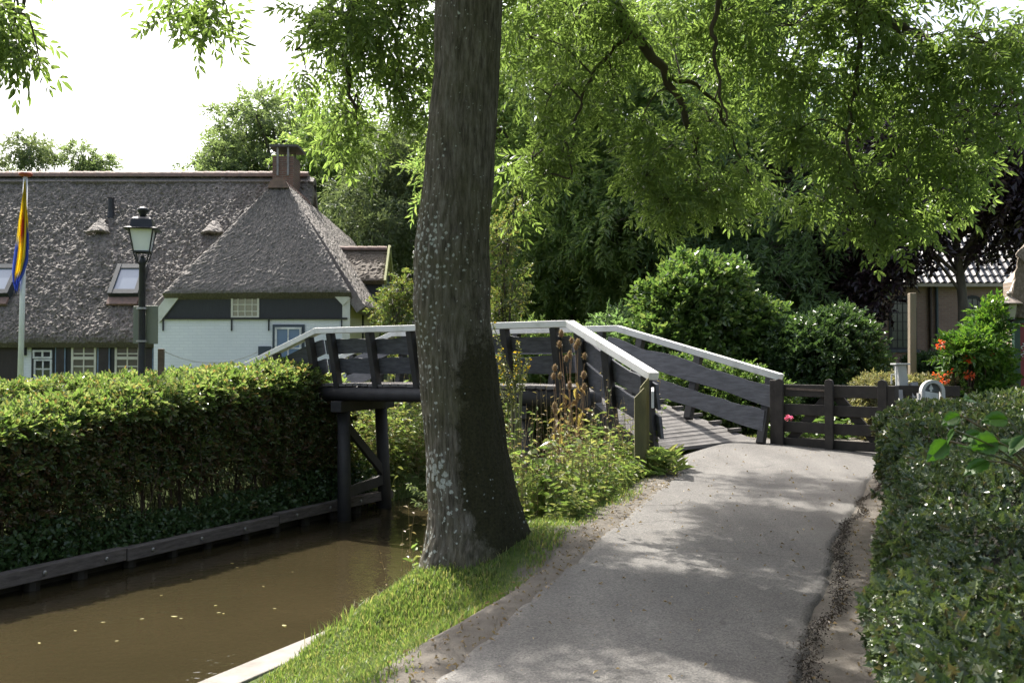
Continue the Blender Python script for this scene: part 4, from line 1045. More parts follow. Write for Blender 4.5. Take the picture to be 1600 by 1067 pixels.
# iron railing before the church
ri = thing('iron_railing', 'dark iron railing in front of the church wall', 'railing', (hx(1380, 29), 29, .9))
mb = MB()
for k in range(26): x = hx(1330, 29) + k * .12; MB().tube([(x, 29, .8), (x, 29, hz(572, 29)), (x, 29, hz(569, 29))], [.018, .018, .003], 6).build('railing_bar', iron, ri)
for z in (hz(577, 29), 1.1): MB().bar((hx(1328, 29), 29, z), (hx(1330, 29) + 3.1, 29, z), .03, .04).build('railing_rail', iron, ri)
# ---------------------------------------------------------------- the big ash
ASH_LEAF = leafmat('ash_leaves', [(.075, .115, .036), (.095, .14, .045), (.115, .16, .054), (.085, .125, .042)], .55, rough=.38, spec=.5, tboost=2.6)
bark_tr = [(-260, 738, 100), (-100, 735, 104), (0, 733, 107), (100, 730, 106), (200, 722, 108), (300, 714, 111), (400, 706, 117), (500, 706, 119), (600, 718, 124), (700, 729, 128), (760, 736, 136), (800, 743, 146), (840, 747, 158), (900, 752, 185)]
td = 8.62
zs_ = np.array([P(c, y, td).z for y, c, w_ in bark_tr])[::-1]; xs_ = np.array([P(c, y, td).x for y, c, w_ in bark_tr])[::-1]; rs_ = np.array([w_ / 2 / F * td for y, c, w_ in bark_tr])[::-1]
zz = np.concatenate([np.arange(-.1, 5.6, .022), np.arange(5.6, zs_[-1] + 1.2, .06)]); na = 168
th = np.linspace(0, 2 * np.pi, na, endpoint=False)
ZZ, TH = np.meshgrid(zz, th, indexing='ij')
cx_ = np.interp(ZZ, zs_, xs_); rr = np.interp(ZZ, zs_, rs_)
flare = np.clip((.95 - ZZ) / .9, 0, 1) ** 2
rr = rr * (1 + flare * (.12 + .22 * np.cos(TH * 5 + 1.2) * .5 + .25 * np.clip(np.cos(TH - .1), 0, 1)))
q = np.stack([np.cos(TH) * rr * 1.0, np.sin(TH) * rr, ZZ], 2).reshape(-1, 3)
q1 = q * np.array([[1, 1, .13]])
wob = vnoise(q * np.array([[1, 1, 1]]), .45, 51).reshape(ZZ.shape) * .012
ridge = (1 - np.abs(vnoise(q1, .028, 52))) .reshape(ZZ.shape) * .017 + (1 - np.abs(vnoise(q1, .05, 53))).reshape(ZZ.shape) * .013
fine = vnoise(q * np.array([[1, 1, .5]]), .018, 54).reshape(ZZ.shape) * .003
r2 = rr - .024 + wob + ridge + fine
V = np.stack([cx_ + np.cos(TH) * r2, td + np.sin(TH) * r2, ZZ], 2).reshape(-1, 3)
nz = len(zz); I, J = np.meshgrid(np.arange(nz - 1), np.arange(na), indexing='ij'); J2 = (J + 1) % na
T = np.stack([I * na + J, I * na + J2, (I + 1) * na + J2, (I + 1) * na + J], 2).reshape(-1, 4)
m, n, l = newmat('ash_bark')
o_ = n.new('ShaderNodeOutputMaterial'); b_ = n.new('ShaderNodeBsdfPrincipled'); l.new(b_.outputs[0], o_.inputs[0])
v_ = coords(n, l, 'Object', (1, 1, .16)); v2_ = coords(n, l)
base = ramp(n, l, noise_node(n, l, 30, 7, v_, .7), [(.34, (.03, .026, .019)), (.5, (.092, .082, .064)), (.68, (.175, .162, .135))])
alga = ramp(n, l, noise_node(n, l, 2.2, 6, v2_, .65), [(.4, (0, 0, 0)), (.7, (.55, .55, .55))])
base = mixc(n, l, alga, base, (.075, .075, .03))
am = n.new('ShaderNodeAttribute'); am.attribute_name = 'moss'; al_ = n.new('ShaderNodeAttribute'); al_.attribute_name = 'lichen'
def addf(a, b, k):
    x = n.new('ShaderNodeMath'); x.operation = 'MULTIPLY_ADD'; l.new(b, x.inputs[0]); x.inputs[1].default_value = k; l.new(a, x.inputs[2]); return x.outputs[0]
mm = ramp(n, l, addf(am.outputs['Fac'], noise_node(n, l, 9, 8, v2_, .8), 1.1), [(.84, (0, 0, 0)), (1.34, (.95, .95, .95))])
moss = ramp(n, l, noise_node(n, l, 50, 5, v2_, .7), [(.35, (.014, .014, .006)), (.7, (.045, .042, .018))])
base = mixc(n, l, mm, base, moss)
vo_ = n.new('ShaderNodeTexVoronoi'); vo_.inputs['Scale'].default_value = 20; l.new(mixc(n, l, .04, v2_, n.new('ShaderNodeTexNoise').outputs['Color'], 'ADD'), vo_.inputs['Vector'])
sb = n.new('ShaderNodeMath'); sb.operation = 'SUBTRACT'; l.new(al_.outputs['Fac'], sb.inputs[0]); l.new(vo_.outputs['Distance'], sb.inputs[1])
lm = ramp(n, l, addf(sb.outputs[0], noise_node(n, l, 40, 5, v2_, .7), 1.15), [(.50, (0, 0, 0)), (.60, (1, 1, 1))])
base = mixc(n, l, lm, base, ramp(n, l, noise_node(n, l, 70, 3, v2_, .6), [(.3, (.24, .255, .225)), (.7, (.42, .44, .40))]))
l.new(base, b_.inputs['Base Color']); b_.inputs['Roughness'].default_value = .9; b_.inputs['Specular IOR Level'].default_value = .2
l.new(bumpn(n, l, noise_node(n, l, 46, 7, v_, .75), .9, .02), b_.inputs['Normal'])
ash = thing('ash_tree', 'large ash tree with a lichen-spotted mossy trunk leaning over the canal bank', 'tree', (-.3, td, .5))
tr_ = np_mesh('trunk', V, T, m, ash, smooth=True)
Zf, Tf = ZZ.ravel(), TH.ravel(); face = np.cos(Tf + math.pi / 2)            # 1 where it faces the camera
rgt = np.cos(Tf)                                                            # 1 on the right
moss_a = smooth(-.45, .35, rgt + .55 * vnoise(q, .45, 56) + .30 * vnoise(q, .15, 60)) * smooth(2.5, 1.5, Zf + .35 * vnoise(q, .4, 57)) * .62 + .33 * smooth(-.1, .5, rgt) * smooth(5.6, 2.0, Zf) + .15 * smooth(4, 6, Zf)
moss_a = moss_a * (1 - .55 * smooth(.85, .4, Zf))
lich_a = .09 + .12 * smooth(.2, -.8, rgt) + .30 * np.exp(-((Zf - 1.10) / .2) ** 2) * smooth(-.1, -.6, rgt) + .22 * vnoise(q, .5, 58) + .12 * vnoise(q, .14, 59) - .16 * smooth(2.8, 4.4, Zf) - .16 * moss_a
for nm, ar_ in (('moss', moss_a), ('lichen', lich_a)):
    a_ = tr_.data.attributes.new(nm, 'FLOAT', 'POINT'); a_.data.foreach_set('value', ar_.astype(np.float32))
# limbs
bark2 = simple('twig_bark', (.085, .07, .05), (.05, .042, .03), 8, .9, .6, 40, .01, (1, 1, .3))
def spline(pts, n_=8):
    pts = [Vector(p) for p in pts]; out = []
    for i in range(len(pts) - 1):
        p0, p1, p2, p3 = pts[max(i - 1, 0)], pts[i], pts[i + 1], pts[min(i + 2, len(pts) - 1)]
        for k in range(n_):
            t = k / n_; out.append(.5 * ((2 * p1) + (p2 - p0) * t + (2 * p0 - 5 * p1 + 4 * p2 - p3) * t * t + (3 * p1 - p0 - 3 * p2 + p3) * t ** 3))
    out.append(pts[-1]); return out
ttop = Vector((xs_[-1], td, zs_[-1] + .9))
limbs = [
    ([ttop - Vector((0, 0, 1.2)), P(860, -200, 9.2), P(950, -10, 9.9), P(988, 50, 10.1), P(1040, 118, 10.3), P(1085, 220, 10.6), P(1090, 300, 10.8)], .14, .014),
    ([P(1040, 118, 10.3), P(1110, 150, 10.5), P(1150, 230, 10.8), P(1190, 320, 11)], .03, .008),
    ([P(988, 50, 10.1), P(930, 110, 10.2), P(900, 190, 10.3), P(890, 280, 10.2)], .03, .008),
    ([ttop - Vector((0, 0, .8)), P(1000, -330, 8.8), P(1220, -140, 8.9), P(1340, 0, 9.1), P(1385, 32, 9.2), P(1432, 55, 9.3), P(1470, 130, 9.4)], .15, .02),
    ([P(1340, 0, 9.1), P(1340, 110, 9.3), P(1325, 220, 9.5), P(1350, 330, 9.6)], .035, .008),
    ([P(1220, -140, 8.9), P(1125, 0, 9.2), P(1118, 90, 9.4), P(1135, 190, 9.6)], .04, .01),
    ([P(1385, 32, 9.2), P(1480, 150, 9.4), P(1500, 250, 9.6)], .03, .008),
    ([ttop - Vector((0, 0, 1.5)), P(640, -160, 9.2), P(570, -40, 9.4), P(540, 80, 9.6), P(555, 180, 9.7)], .11, .01),
    ([P(570, -40, 9.4), P(500, 20, 9.3), P(465, 80, 9.2)], .03, .008),
    ([P(640, -160, 9.2), P(625, 0, 9.6), P(620, 120, 9.8)], .03, .008),
    ([ttop - Vector((0, 0, .5)), P(520, -420, 8.4), P(360, -180, 8.0), P(320, -30, 7.9), P(325, 40, 7.9)], .12, .01),
    ([P(520, -420, 8.4), P(220, -330, 7.4), P(80, -120, 7.2), P(30, 20, 7.1)], .09, .01),
    ([ttop - Vector((0, 0, .3)), (0.6, 8.3, 9.2), (1.6, 6.5, 11), (2.2, 4.5, 12)], .17, .03),
    ([ttop - Vector((0, 0, .2)), (.2, 9.2, 9.8), (1.2, 10.4, 11.3), (2.4, 11.2, 12.2)], .16, .03),
    ([(0.6, 8.3, 9.2), (3.2, 7.6, 10), (5.2, 7.2, 10.6)], .12, .02),
]
mbL = MB()
limb_pts = []
for pts, r0, r1 in limbs:
    s = spline(pts, 9); k = len(s)
    s = [p + Vector((.02 * math.sin(i * 1.3), .02 * math.sin(i * 1.9 + 1), .015 * math.sin(i * 1.1 + 2))) * (0 if i == 0 else 1) for i, p in enumerate(s)]
    mbL.tube(s, [r0 + (r1 - r0) * (i / (k - 1)) ** .7 for i in range(k)], 8); limb_pts += s
LP_ = np.array([tuple(p) for p in limb_pts])
# masses of leaves: px, py, distance, half width, half height (px), half depth (m), sprays
CL = [
 # right canopy
 (830, 60, 10.6, 70, 80, .8, 34), (900, 30, 10.2, 90, 60, .9, 40), (860, 150, 10.4, 55, 60, .6, 20), (830, 250, 10.2, 42, 46, .4, 17), (815, 300, 10.1, 22, 28, .3, 5), (880, 235, 10.3, 40, 50, .5, 14),
 (985, 40, 10.6, 80, 60, .9, 30), (960, 130, 10.5, 60, 60, .7, 20), (1000, 190, 10.4, 50, 55, .6, 16), (1040, 60, 11.2, 80, 70, .8, 26),
 (1010, 275, 10.3, 38, 40, .4, 15), (1045, 315, 10.3, 50, 42, .4, 22), (1095, 300, 10.5, 50, 50, .5, 20), (1135, 290, 10.7, 50, 50, .5, 18), (1180, 290, 10.9, 45, 45, .5, 17), (1060, 235, 10.5, 50, 40, .5, 15),
 (1110, 190, 10.6, 60, 50, .6, 20), (1150, 110, 10.4, 70, 60, .8, 26), (1130, 20, 9.8, 90, 60, .9, 34), (1240, 40, 9.6, 90, 70, .9, 40), (1260, 140, 9.8, 70, 60, .7, 28), (1245, 205, 9.8, 40, 32, .4, 14), (1285, 225, 9.9, 45, 35, .4, 15),
 (1350, 50, 9.3, 80, 70, .9, 38), (1340, 150, 9.5, 70, 60, .7, 28), (1320, 245, 9.7, 45, 45, .5, 16), (1350, 305, 9.7, 36, 36, .4, 14), (1370, 350, 9.6, 38, 30, .35, 15), (1425, 345, 9.6, 26, 26, .3, 8), (1410, 285, 9.6, 45, 40, .4, 16),
 (1450, 60, 9.0, 80, 70, .9, 38), (1450, 160, 9.2, 60, 60, .7, 26), (1430, 230, 9.4, 50, 45, .5, 18), (1480, 285, 9.5, 40, 32, .35, 12), (1515, 275, 9.6, 26, 22, .3, 6), (1495, 315, 9.5, 18, 18, .2, 4), (1500, 240, 9.3, 40, 40, .4, 13),
 (1550, 70, 8.6, 60, 80, .8, 32), (1560, 170, 8.8, 45, 60, .6, 20), (1600, 40, 8.4, 40, 60, .6, 18), (1285, 320, 10, 32, 26, .3, 7),
 # left canopy
 (640, 50, 9.9, 50, 70, .7, 26), (590, 60, 9.7, 55, 70, .7, 26), (620, 140, 9.9, 45, 50, .5, 17), (540, 90, 9.6, 50, 60, .6, 20), (560, 170, 9.8, 40, 40, .4, 12), (490, 50, 9.3, 38, 36, .4, 11), (480, 118, 9.3, 38, 16, .3, 6), (600, -20, 9.6, 90, 40, .8, 24),
 (520, 205, 9.9, 22, 20, .25, 5), (560, 238, 9.9, 26, 22, .25, 7), (530, 20, 9.4, 60, 40, .5, 14), (650, 170, 10, 22, 40, .4, 8), (700, 20, 10.2, 50, 50, .5, 12),
 (325, 12, 7.9, 60, 20, .4, 10), (340, 42, 7.9, 28, 16, .3, 5), (270, 3, 7.9, 26, 10, .3, 4), (20, 20, 7.2, 45, 36, .4, 13), (20, 72, 7.2, 24, 16, .3, 5), (62, 95, 7.2, 14, 8, .2, 2), (-40, 40, 7.0, 50, 60, .5, 14),
 # just above the frame
 (760, -90, 10, 120, 70, 1.2, 40), (950, -100, 10, 140, 60, 1.2, 46), (1180, -90, 9.4, 140, 50, 1.2, 46), (1400, -80, 8.9, 140, 50, 1.2, 46), (600, -110, 9.2, 120, 50, 1, 24)]
pos, axd = [], []; tw_ = MB()
for (cx, cy, d, rx, ry, dd, k) in CL:
    k = int(k * (.5 if d < 8.5 else .54 if cy > -60 else .75) + .5)
    c = P(cx, cy, d); v = unit(k) * (RNG.random((k, 1)) ** .45)
    i = np.argmin(((LP_ - np.array(tuple(c))) ** 2).sum(1)); a = Vector(LP_[i])
    sc_ = d / F; off = np.stack([v[:, 0] * rx * sc_, v[:, 1] * dd, v[:, 2] * ry * sc_], 1)
    p = np.array(tuple(c)) + off
    if (Vector(c) - a).length < 3:
        mid = (a + c) / 2 + Vector((0, 0, .12)); s = spline([a, mid, c], 5); tw_.tube(s, [.012 - .007 * j / 10 for j in range(len(s))], 5, cap=False)
    out = off / (np.linalg.norm(off, axis=1, keepdims=True) + 1e-6)
    ax = out * .8 + np.array([[0, 0, -.55]]) + RNG.normal(0, .35, (k, 3))
    pos.append(p); axd.append(ax)
    for j in range(0, k, 2):
        q_ = Vector(p[j]); s = [c, (Vector(c) + q_) / 2 + Vector((0, 0, .06)), q_]; tw_.tube(s, [.008, .0055, .003], 4, cap=False)
pos = np.concatenate(pos); axd = np.concatenate(axd); k = len(pos)
V, T = scatter(ASH, pos, rot_axis(axd, np.repeat(UP, k, 0) + RNG.normal(0, .25, (k, 3)), RNG.normal(0, .4, k)), RNG.uniform(.85, 1.15, k))
np_mesh('crown', V, T, ASH_LEAF, ash)
mbL.v, mbL.f = mbL.v + tw_.v, mbL.f + [tuple(i + len(mbL.v) for i in f_) for f_ in tw_.f]
mbL.build('limbs', bark2, ash, smooth=True)
# upper crown, above the picture: unseen leaf masses added to shade the path
blobs = []
rb_ = np.random.default_rng(5)
for i in range(150):
    x, y, z = rb_.uniform(-2.5, 8), rb_.uniform(1.5, 17.5), rb_.uniform(7.2, 12.5)
    top_of_frame = 2 + (572 + 60) / F * y
    if z < top_of_frame + .5: z = top_of_frame + .5 + rb_.uniform(0, 1.5)
    if ((x - 2.2) / 5.6) ** 2 + ((y - 9) / 8.8) ** 2 > 1: continue
    # keep the light on the far end of the path and on the canal
    gx_, gy_ = x + .363 * (z - .5) * 1.0, y - .63 * (z - .5)
    if gy_ > 11.5 or sn(gx_, gy_) < -4.1 or (gy_ > 7.6 and gx_ < pl(gy_) - .1): continue
    if y > 11.5 or gy_ > 2.6: continue
    blobs.append((x, y, z, rb_.uniform(.55, .95)))
for yy in np.arange(4.6, 11.5, .8):  # more leaf masses, set along sun rays to shade chosen path points
    for xx in np.arange(float(pl(yy)) - .3, float(pr(yy)) + 1.6, .8):
        if rb_.random() > (.10 if yy < 6.6 else .27 if yy < 9 else .40) or xx < float(pl(yy)) + (.45 if yy > 8.2 else -.4): continue
        a, b2 = xx + rb_.normal(0, .22), yy + rb_.normal(0, .22); h_ = 2.9 + .546 * b2 + rb_.uniform(0, 1.6)
        blobs.append((a - .363 * h_, b2 + .63 * h_, .5 + h_, rb_.uniform(.5, .78)))
pos, axd = [], []
for (x, y, z, r_) in blobs:
    k = int(105 * r_ * r_); v = unit(k); rad = RNG.random((k, 1)) ** .4 * r_
    pos.append(np.array([[x, y, z]]) + v * rad * np.array([[1, 1, .75]])); axd.append(v + np.array([[0, 0, -.3]]))
pos = np.concatenate(pos); axd = np.concatenate(axd); k = len(pos)
V, T = scatter(ASH_FAR, pos, rot_axis(axd, np.repeat(UP, k, 0) + RNG.normal(0, .25, (k, 3)), RNG.normal(0, .4, k)), RNG.uniform(1.1, 1.5, k))
np_mesh('crown', V, T, ASH_LEAF, ash)

# ---------------------------------------------------------------- hedges
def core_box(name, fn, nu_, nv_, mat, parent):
    """fn(u,v) -> point, a dark shell added inside a hedge to block light and view"""
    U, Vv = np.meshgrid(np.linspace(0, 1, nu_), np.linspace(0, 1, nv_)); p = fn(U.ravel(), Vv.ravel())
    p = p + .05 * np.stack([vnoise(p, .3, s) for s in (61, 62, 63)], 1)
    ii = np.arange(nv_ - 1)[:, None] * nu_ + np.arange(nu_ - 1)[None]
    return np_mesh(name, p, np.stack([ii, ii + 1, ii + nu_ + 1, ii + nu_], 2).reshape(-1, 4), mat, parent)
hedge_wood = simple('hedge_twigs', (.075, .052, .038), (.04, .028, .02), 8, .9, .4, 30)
hedge_dark = simple('hedge_core_dark', (.02, .018, .012), (.012, .012, .008), 8, .95, .5, 30)  # for the dark occluding shell added inside the hedges
def leaves(name, pos, nrm, tmpl, smin, smax, mat, parent, up_bias=.5, jit=.5, roll=.5):
    k = len(pos); ax = nrm + RNG.normal(0, jit, (k, 3)); 
    V, T = scatter(tmpl, pos, rot_axis(ax, np.repeat(UP, k, 0) * up_bias + nrm * (1 - up_bias) + RNG.normal(0, .3, (k, 3)), RNG.normal(0, roll, k)), RNG.uniform(smin, smax, k))
    return np_mesh(name, V, T, mat, parent)
BEECH_TOP = leafmat('hedge_leaves_lit', [(.065, .115, .03), (.09, .14, .04), (.13, .175, .065), (.18, .20, .10), (.075, .12, .035), (.08, .125, .035), (.17, .115, .055)], .4, rough=.3, spec=.45, tboost=2.2)  # lighter copy for hedge tops: sunlit brightness put into the colour
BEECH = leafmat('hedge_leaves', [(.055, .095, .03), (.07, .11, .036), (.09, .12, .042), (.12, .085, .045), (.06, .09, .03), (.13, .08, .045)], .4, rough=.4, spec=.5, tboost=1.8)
BROWN = leafmat('hedge_dead_leaves', [(.14, .08, .045), (.18, .10, .05), (.11, .07, .045), (.09, .065, .045)], .3, tboost=1.5)
IVY = leafmat('ivy_leaves', [(.035, .07, .024), (.045, .085, .03), (.06, .10, .036)], .2, rough=.35, spec=.5, tboost=1.6)
def sp3(s, t, z): return np.stack([NX * s + UX * t, NY * s + UY * t, z], 1)
def ztop(t): return 1.37 + .118 * (t - 9.05) - .13 * smooth(11.5, 14, t) - .35 * smooth(14.3, 15.7, t)
hd = thing('hedge', 'tall hedge, bare and brown in its middle, on the canal bank', 'hedge', st_pt(S_L - .6, 10, -.35))
front, back, t0, t1 = S_L - .12, S_L - 1.3, 0.5, 15.6
k = 5600
# top
t = RNG.uniform(t0, t1, k); u = RNG.random(k); s = front + (back - front) * u
sh_ = .16 * (1 - np.clip(u / .25, 0, 1)) ** 2 + .12 * np.clip((u - .8) / .2, 0, 1) ** 2
bp = np.stack([t, u * 1.2, 0 * t], 1)
z = ztop(t) - sh_ + .10 * vnoise(bp, .5, 71) + .08 * vnoise(bp, 1.4, 72) - np.abs(RNG.normal(0, .07, k))
nn = np.repeat(np.array([[.35 * NX, .35 * NY, .9]]), k, 0)
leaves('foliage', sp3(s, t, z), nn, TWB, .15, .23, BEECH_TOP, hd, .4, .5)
# front face, thick above, thin in the middle
k = 10500; t = RNG.uniform(t0, t1, k); f = RNG.random(k) ** 1.5
bp = np.stack([t, f * 1.7, 0 * t], 1); bulge = .10 * vnoise(bp, .6, 73) + .07 * vnoise(bp, .25, 74)
zt2 = ztop(t) - .12; z = zt2 - f * (zt2 + .35)
thin = .66 + .25 * smooth(13.2, 14.6, t) + .15 * vnoise(np.stack([t, 0 * t, 0 * t], 1), .9, 75)
keep = (f + .12 * vnoise(bp, .35, 76) < thin) | (RNG.random(k) < .10)
s = front + bulge - np.abs(RNG.normal(0, .10, k)) - .04
nn = np.repeat(np.array([[NX * .8, NY * .8, .4]]), k, 0)
hi_ = keep & (f < .07 + .07 * vnoise(bp, .3, 77)); lo_ = keep & ~hi_ 
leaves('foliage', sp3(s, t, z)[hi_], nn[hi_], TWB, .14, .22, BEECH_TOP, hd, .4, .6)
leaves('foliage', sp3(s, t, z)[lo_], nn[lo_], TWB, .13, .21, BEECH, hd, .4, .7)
# body inside
k = 5200; t = RNG.uniform(t0, t1, k); s = RNG.uniform(back + .05, front - .12, k); f = RNG.random(k) * .5; z = ztop(t) - .12 - f * (ztop(t) + .35)
leaves('foliage', sp3(s, t, z), unit(k), TW, .15, .24, BEECH, hd, .5, .5)
k = 2600; t = RNG.uniform(t0, t1, k); s = np.full(k, back) + RNG.normal(0, .06, k); z = ztop(t) - .1 - RNG.random(k) ** 1.3 * (ztop(t) + .2)
leaves('foliage', sp3(s, t, z), np.repeat(np.array([[-NX, -NY, .3]]), k, 0), TW, .15, .24, BEECH, hd, .4, .6)
k = 4200; t = RNG.uniform(t0, t1, k); f = .08 + .6 * RNG.random(k); z = ztop(t) - f * (ztop(t) + .35); s = front - RNG.random(k) * .5
kp = (vnoise(np.stack([t, f, 0 * t], 1), .7, 78) > -.35); leaves('dead_leaves', sp3(s, t, z)[kp], unit(int(kp.sum())), TW, .10, .17, BROWN, hd, .3, .6)
mb = MB()
for i in range(1500):
    t = random.uniform(t0, t1); s = random.uniform(back + .1, front - .02); z0_ = random.uniform(-.4, .5); L = random.uniform(.5, 1.3); zt1 = min(z0_ + L, ztop(t) - .15)
    a = st_pt(s, t, z0_); b2 = st_pt(s + random.uniform(-.2, .2), t + random.uniform(-.45, .45), zt1)
    mid = (a + b2) / 2 + Vector((random.uniform(-.08, .08), random.uniform(-.08, .08), 0)); r_ = random.choice((.004, .006, .009, .005)); mb.tube([a, mid, b2], [r_, r_ * .8, r_ * .4], 4, cap=False)
for i in range(60):
    t = t0 + (t1 - t0) * i / 60 + random.uniform(-.1, .1); s = random.uniform(front - .6, front - .25)
    a = st_pt(s, t, -.5); b2 = st_pt(s + random.uniform(-.15, .15), t + random.uniform(-.25, .25), ztop(t) - .4); mb.tube([a, (a + b2) / 2 + Vector((random.uniform(-.08, .08), .05, 0)), b2], [.028, .02, .01], 6, cap=False)
mb.build('branches', hedge_wood, hd, smooth=True)
# ivy along the foot of the hedge
k = 9000; t = RNG.uniform(t0, 16.2, k); bp = np.stack([t, 0 * t, 0 * t], 1); hh_ = .42 + .25 * vnoise(bp, 1.1, 81) + .3 * smooth(12, 15, t)
z = -.42 + RNG.random(k) ** 1.3 * np.clip(hh_, .15, 2); s = S_L + .06 - (z + .42) * .12 - np.abs(RNG.normal(0, .10, k)) - .05
ivy = leaves('ivy', sp3(s, t, z), np.repeat(np.array([[NX * .7, NY * .7, .3]]), k, 0), [leaf(1, .9, .1, .2, .3), leaf(1, .8, .2, .3, .3)], .045, .085, IVY, None, .3, .7)
tag(ivy, 'dark green ivy covering the foot of the tall left hedge above the timber beam', 'ivy', kind='stuff')
# the hedge behind
h2 = thing('hedge', 'lower clipped hedge strip in the sun behind the canal hedge, in front of the farmhouse', 'hedge', st_pt(-14, 12, .4))
k = 5200; t = RNG.uniform(4, 18, k); top = RNG.random(k) < .5; u = RNG.random(k); zt3 = 1.60 + .045 * (t - 10.9)
bp = np.stack([t, u, 0 * t], 1)
s = np.where(top, -13.5 - u * 1.0, -13.5 + .05 * vnoise(bp, .4, 82)); z = np.where(top, zt3 + .05 * vnoise(bp, .5, 83), zt3 - u * 1.4) - np.abs(RNG.normal(0, .05, k))
nn = np.where(top[:, None], np.array([[0, 0, 1.]]), np.array([[NX, NY, .3]]))
leaves('foliage', sp3(s, t, z), nn, TWB, .14, .21, BEECH_TOP, h2, .4, .5)
def cf(S0, S1, T0_, T1_, zb, zf):
    def fn(u, v):
        a = v * 4; s = np.where(a < 1, S0, np.where(a < 3, S0 + (S1 - S0) * np.clip((a - 1) / 2, 0, 1), S1)); t = T0_ + (T1_ - T0_) * u
        zt = zf(t); z = np.where(a < 1, zb + (zt - zb) * a, np.where(a < 3, zt, zt - (zt - zb) * (a - 3))); return sp3(s, t, z)
    return fn
core_box('branches', cf(-13.62, -14.4, 4.1, 17.9, .3, lambda t: 1.47 + .045 * (t - 10.9)), 80, 17, hedge_dark, h2)  # occluding shell added inside, not single branches
# ---------------------------------------------------------------- holly hedge on the right
HOLLY = leafmat('holly_leaves', [(.036, .062, .024), (.05, .08, .03), (.075, .105, .042), (.04, .066, .026), (.058, .088, .034), (.11, .135, .055), (.045, .072, .028), (.10, .085, .045)], .24, rough=.33, spec=.6, tboost=1.8)
hh = thing('hedge', 'glossy dark green holly hedge along the right side of the path', 'hedge', (3.5, 7, .5))
def hl(y): return .374 * y + .05
def htop(y): return zpath(y) + .85 + .03 * np.sin(y * 1.3)
HW = 2.6
def holly_pts(k, part):
    y = RNG.uniform(1.6, 12.4, k) if part != 'end' else np.full(k, 12.4) + RNG.normal(0, .05, k)
    y = np.where(RNG.random(k) < .35, RNG.uniform(1.8, 7, k), y) if part != 'end' else y
    zb = hgt(hl(y) + .6, y) + .06
    if part == 'face':
        f = RNG.random(k) ** .85; x = hl(y) + .12 * (1 - f) ** 2; z = zb + f * (htop(y) - zb); nr = np.array([[-.93, .34, .25]])
        x = x + .16 * (np.clip((f - .75) / .25, 0, 1)) ** 2
    elif part == 'top':
        u = RNG.random(k); x = hl(y) + .10 + u * HW; z = htop(y) - .06 * (1 - np.clip(u / .12, 0, 1)); nr = np.array([[-.1, -.15, 1.]])
    else:
        u = RNG.random(k); x = hl(y) + u * HW; f = RNG.random(k); z = zb + f * (htop(y) - zb); nr = np.array([[0, 1, .2]])
    bp = np.stack([x, y, z], 1); b_ = .15 * vnoise(bp, .75, 91) + .10 * vnoise(bp, .26, 92)
    nr = np.repeat(nr / np.linalg.norm(nr), k, 0)
    return bp + nr * (b_ - np.abs(RNG.normal(-.01, .085, k)))[:, None], nr
HL = [holly_leaf(1, .62)]
for part, k in (('face', 40000), ('top', 42000), ('end', 1500)):
    p, nr = holly_pts(k, part); near_ = p[:, 1] < 7.5
    if near_.any(): leaves('foliage', p[near_], nr[near_], HL, .034, .074, HOLLY, hh, .35, .8, .9)
    if (~near_).any(): leaves('foliage', p[~near_], nr[~near_], [leaf(1, .6, .3, .1)], .05, .075, HOLLY, hh, .35, .8, .9)
def hfn(u, v):
    y = 1.7 + 10.5 * u; a = v * 4; zb = hgt(hl(y) + .6, y) - .1; zt = htop(y) - .16; x0, x1 = hl(y) + .17, hl(y) + HW
    x = np.where(a < 1, x0, np.where(a < 3, x0 + (x1 - x0) * np.clip((a - 1) / 2, 0, 1), x1)); z = np.where(a < 1, zb + (zt - zb) * a, np.where(a < 3, zt, zt - (zt - zb) * (a - 3))); return np.stack([x, y, z], 1)
core_box('branches', hfn, 90, 25, hedge_dark, hh)  # dark shell added so no light passes through the hedge
# shoots standing out of the hedge, over the path
mb = MB(); pos = []
for (a, b2) in (((1392, 760, 9.5), (1368, 716, 9.4)), ((1395, 800, 9.0), (1366, 770, 8.8)), ((1400, 745, 10.4), (1372, 738, 10.2)), ((1380, 1010, 5.3), (1352, 1000, 5.2)), ((1390, 880, 7), (1370, 868, 6.9)), ((1390, 905, 6.6), (1374, 900, 6.5))):
    s = spline([P(*a), (P(*a) + P(*b2)) / 2 + Vector((0, 0, .03)), P(*b2)], 6); mb.tube(s, .004, 5, cap=False)
    for q_ in s[2:]: pos += [tuple(q_)] * 3
mb.build('shoots', hedge_wood, hh); pos = np.array(pos); k = len(pos)
leaves('foliage', pos, unit(k), HL, .05, .07, HOLLY, hh, .5, .4, .6)
# a leafy bramble shoot close to the lens
def toothed(L, W, n_=9):
    V, T = [(0, 0, 0)], []
    mid = []
    for i in range(n_ + 1):
        t = i / n_; V.append((t * L, 0, -.22 * L * t * t)); mid.append(len(V) - 1)
    for s_ in (-1, 1):
        ed = []
        for i in range(n_ + 1):
            t = i / n_; wd_ = W / 2 * (math.sin(math.pi * min(1, t ** .72)) ** .9) * (1 + (.10 if i % 2 else -.04)); V.append((t * L + (.02 if i % 2 else 0), s_ * wd_, .12 * wd_ - .26 * L * t * t)); ed.append(len(V) - 1)
        for i in range(n_): T += [(mid[i], mid[i + 1], ed[i + 1]), (mid[i], ed[i + 1], ed[i])]
    return np.array(V), np.array(T)
bs = thing('bramble_shoot', 'bright green toothed leaves of a shoot rising from the near right hedge', 'plant shoot', (1.5, 3.0, 1.4))
BR = leafmat('bramble_leaves', [(.04, .11, .012), (.055, .13, .018)], .35, rough=.45, tboost=1.6)
root = P(1640, 770, 3.05); mb = MB(); lv = []
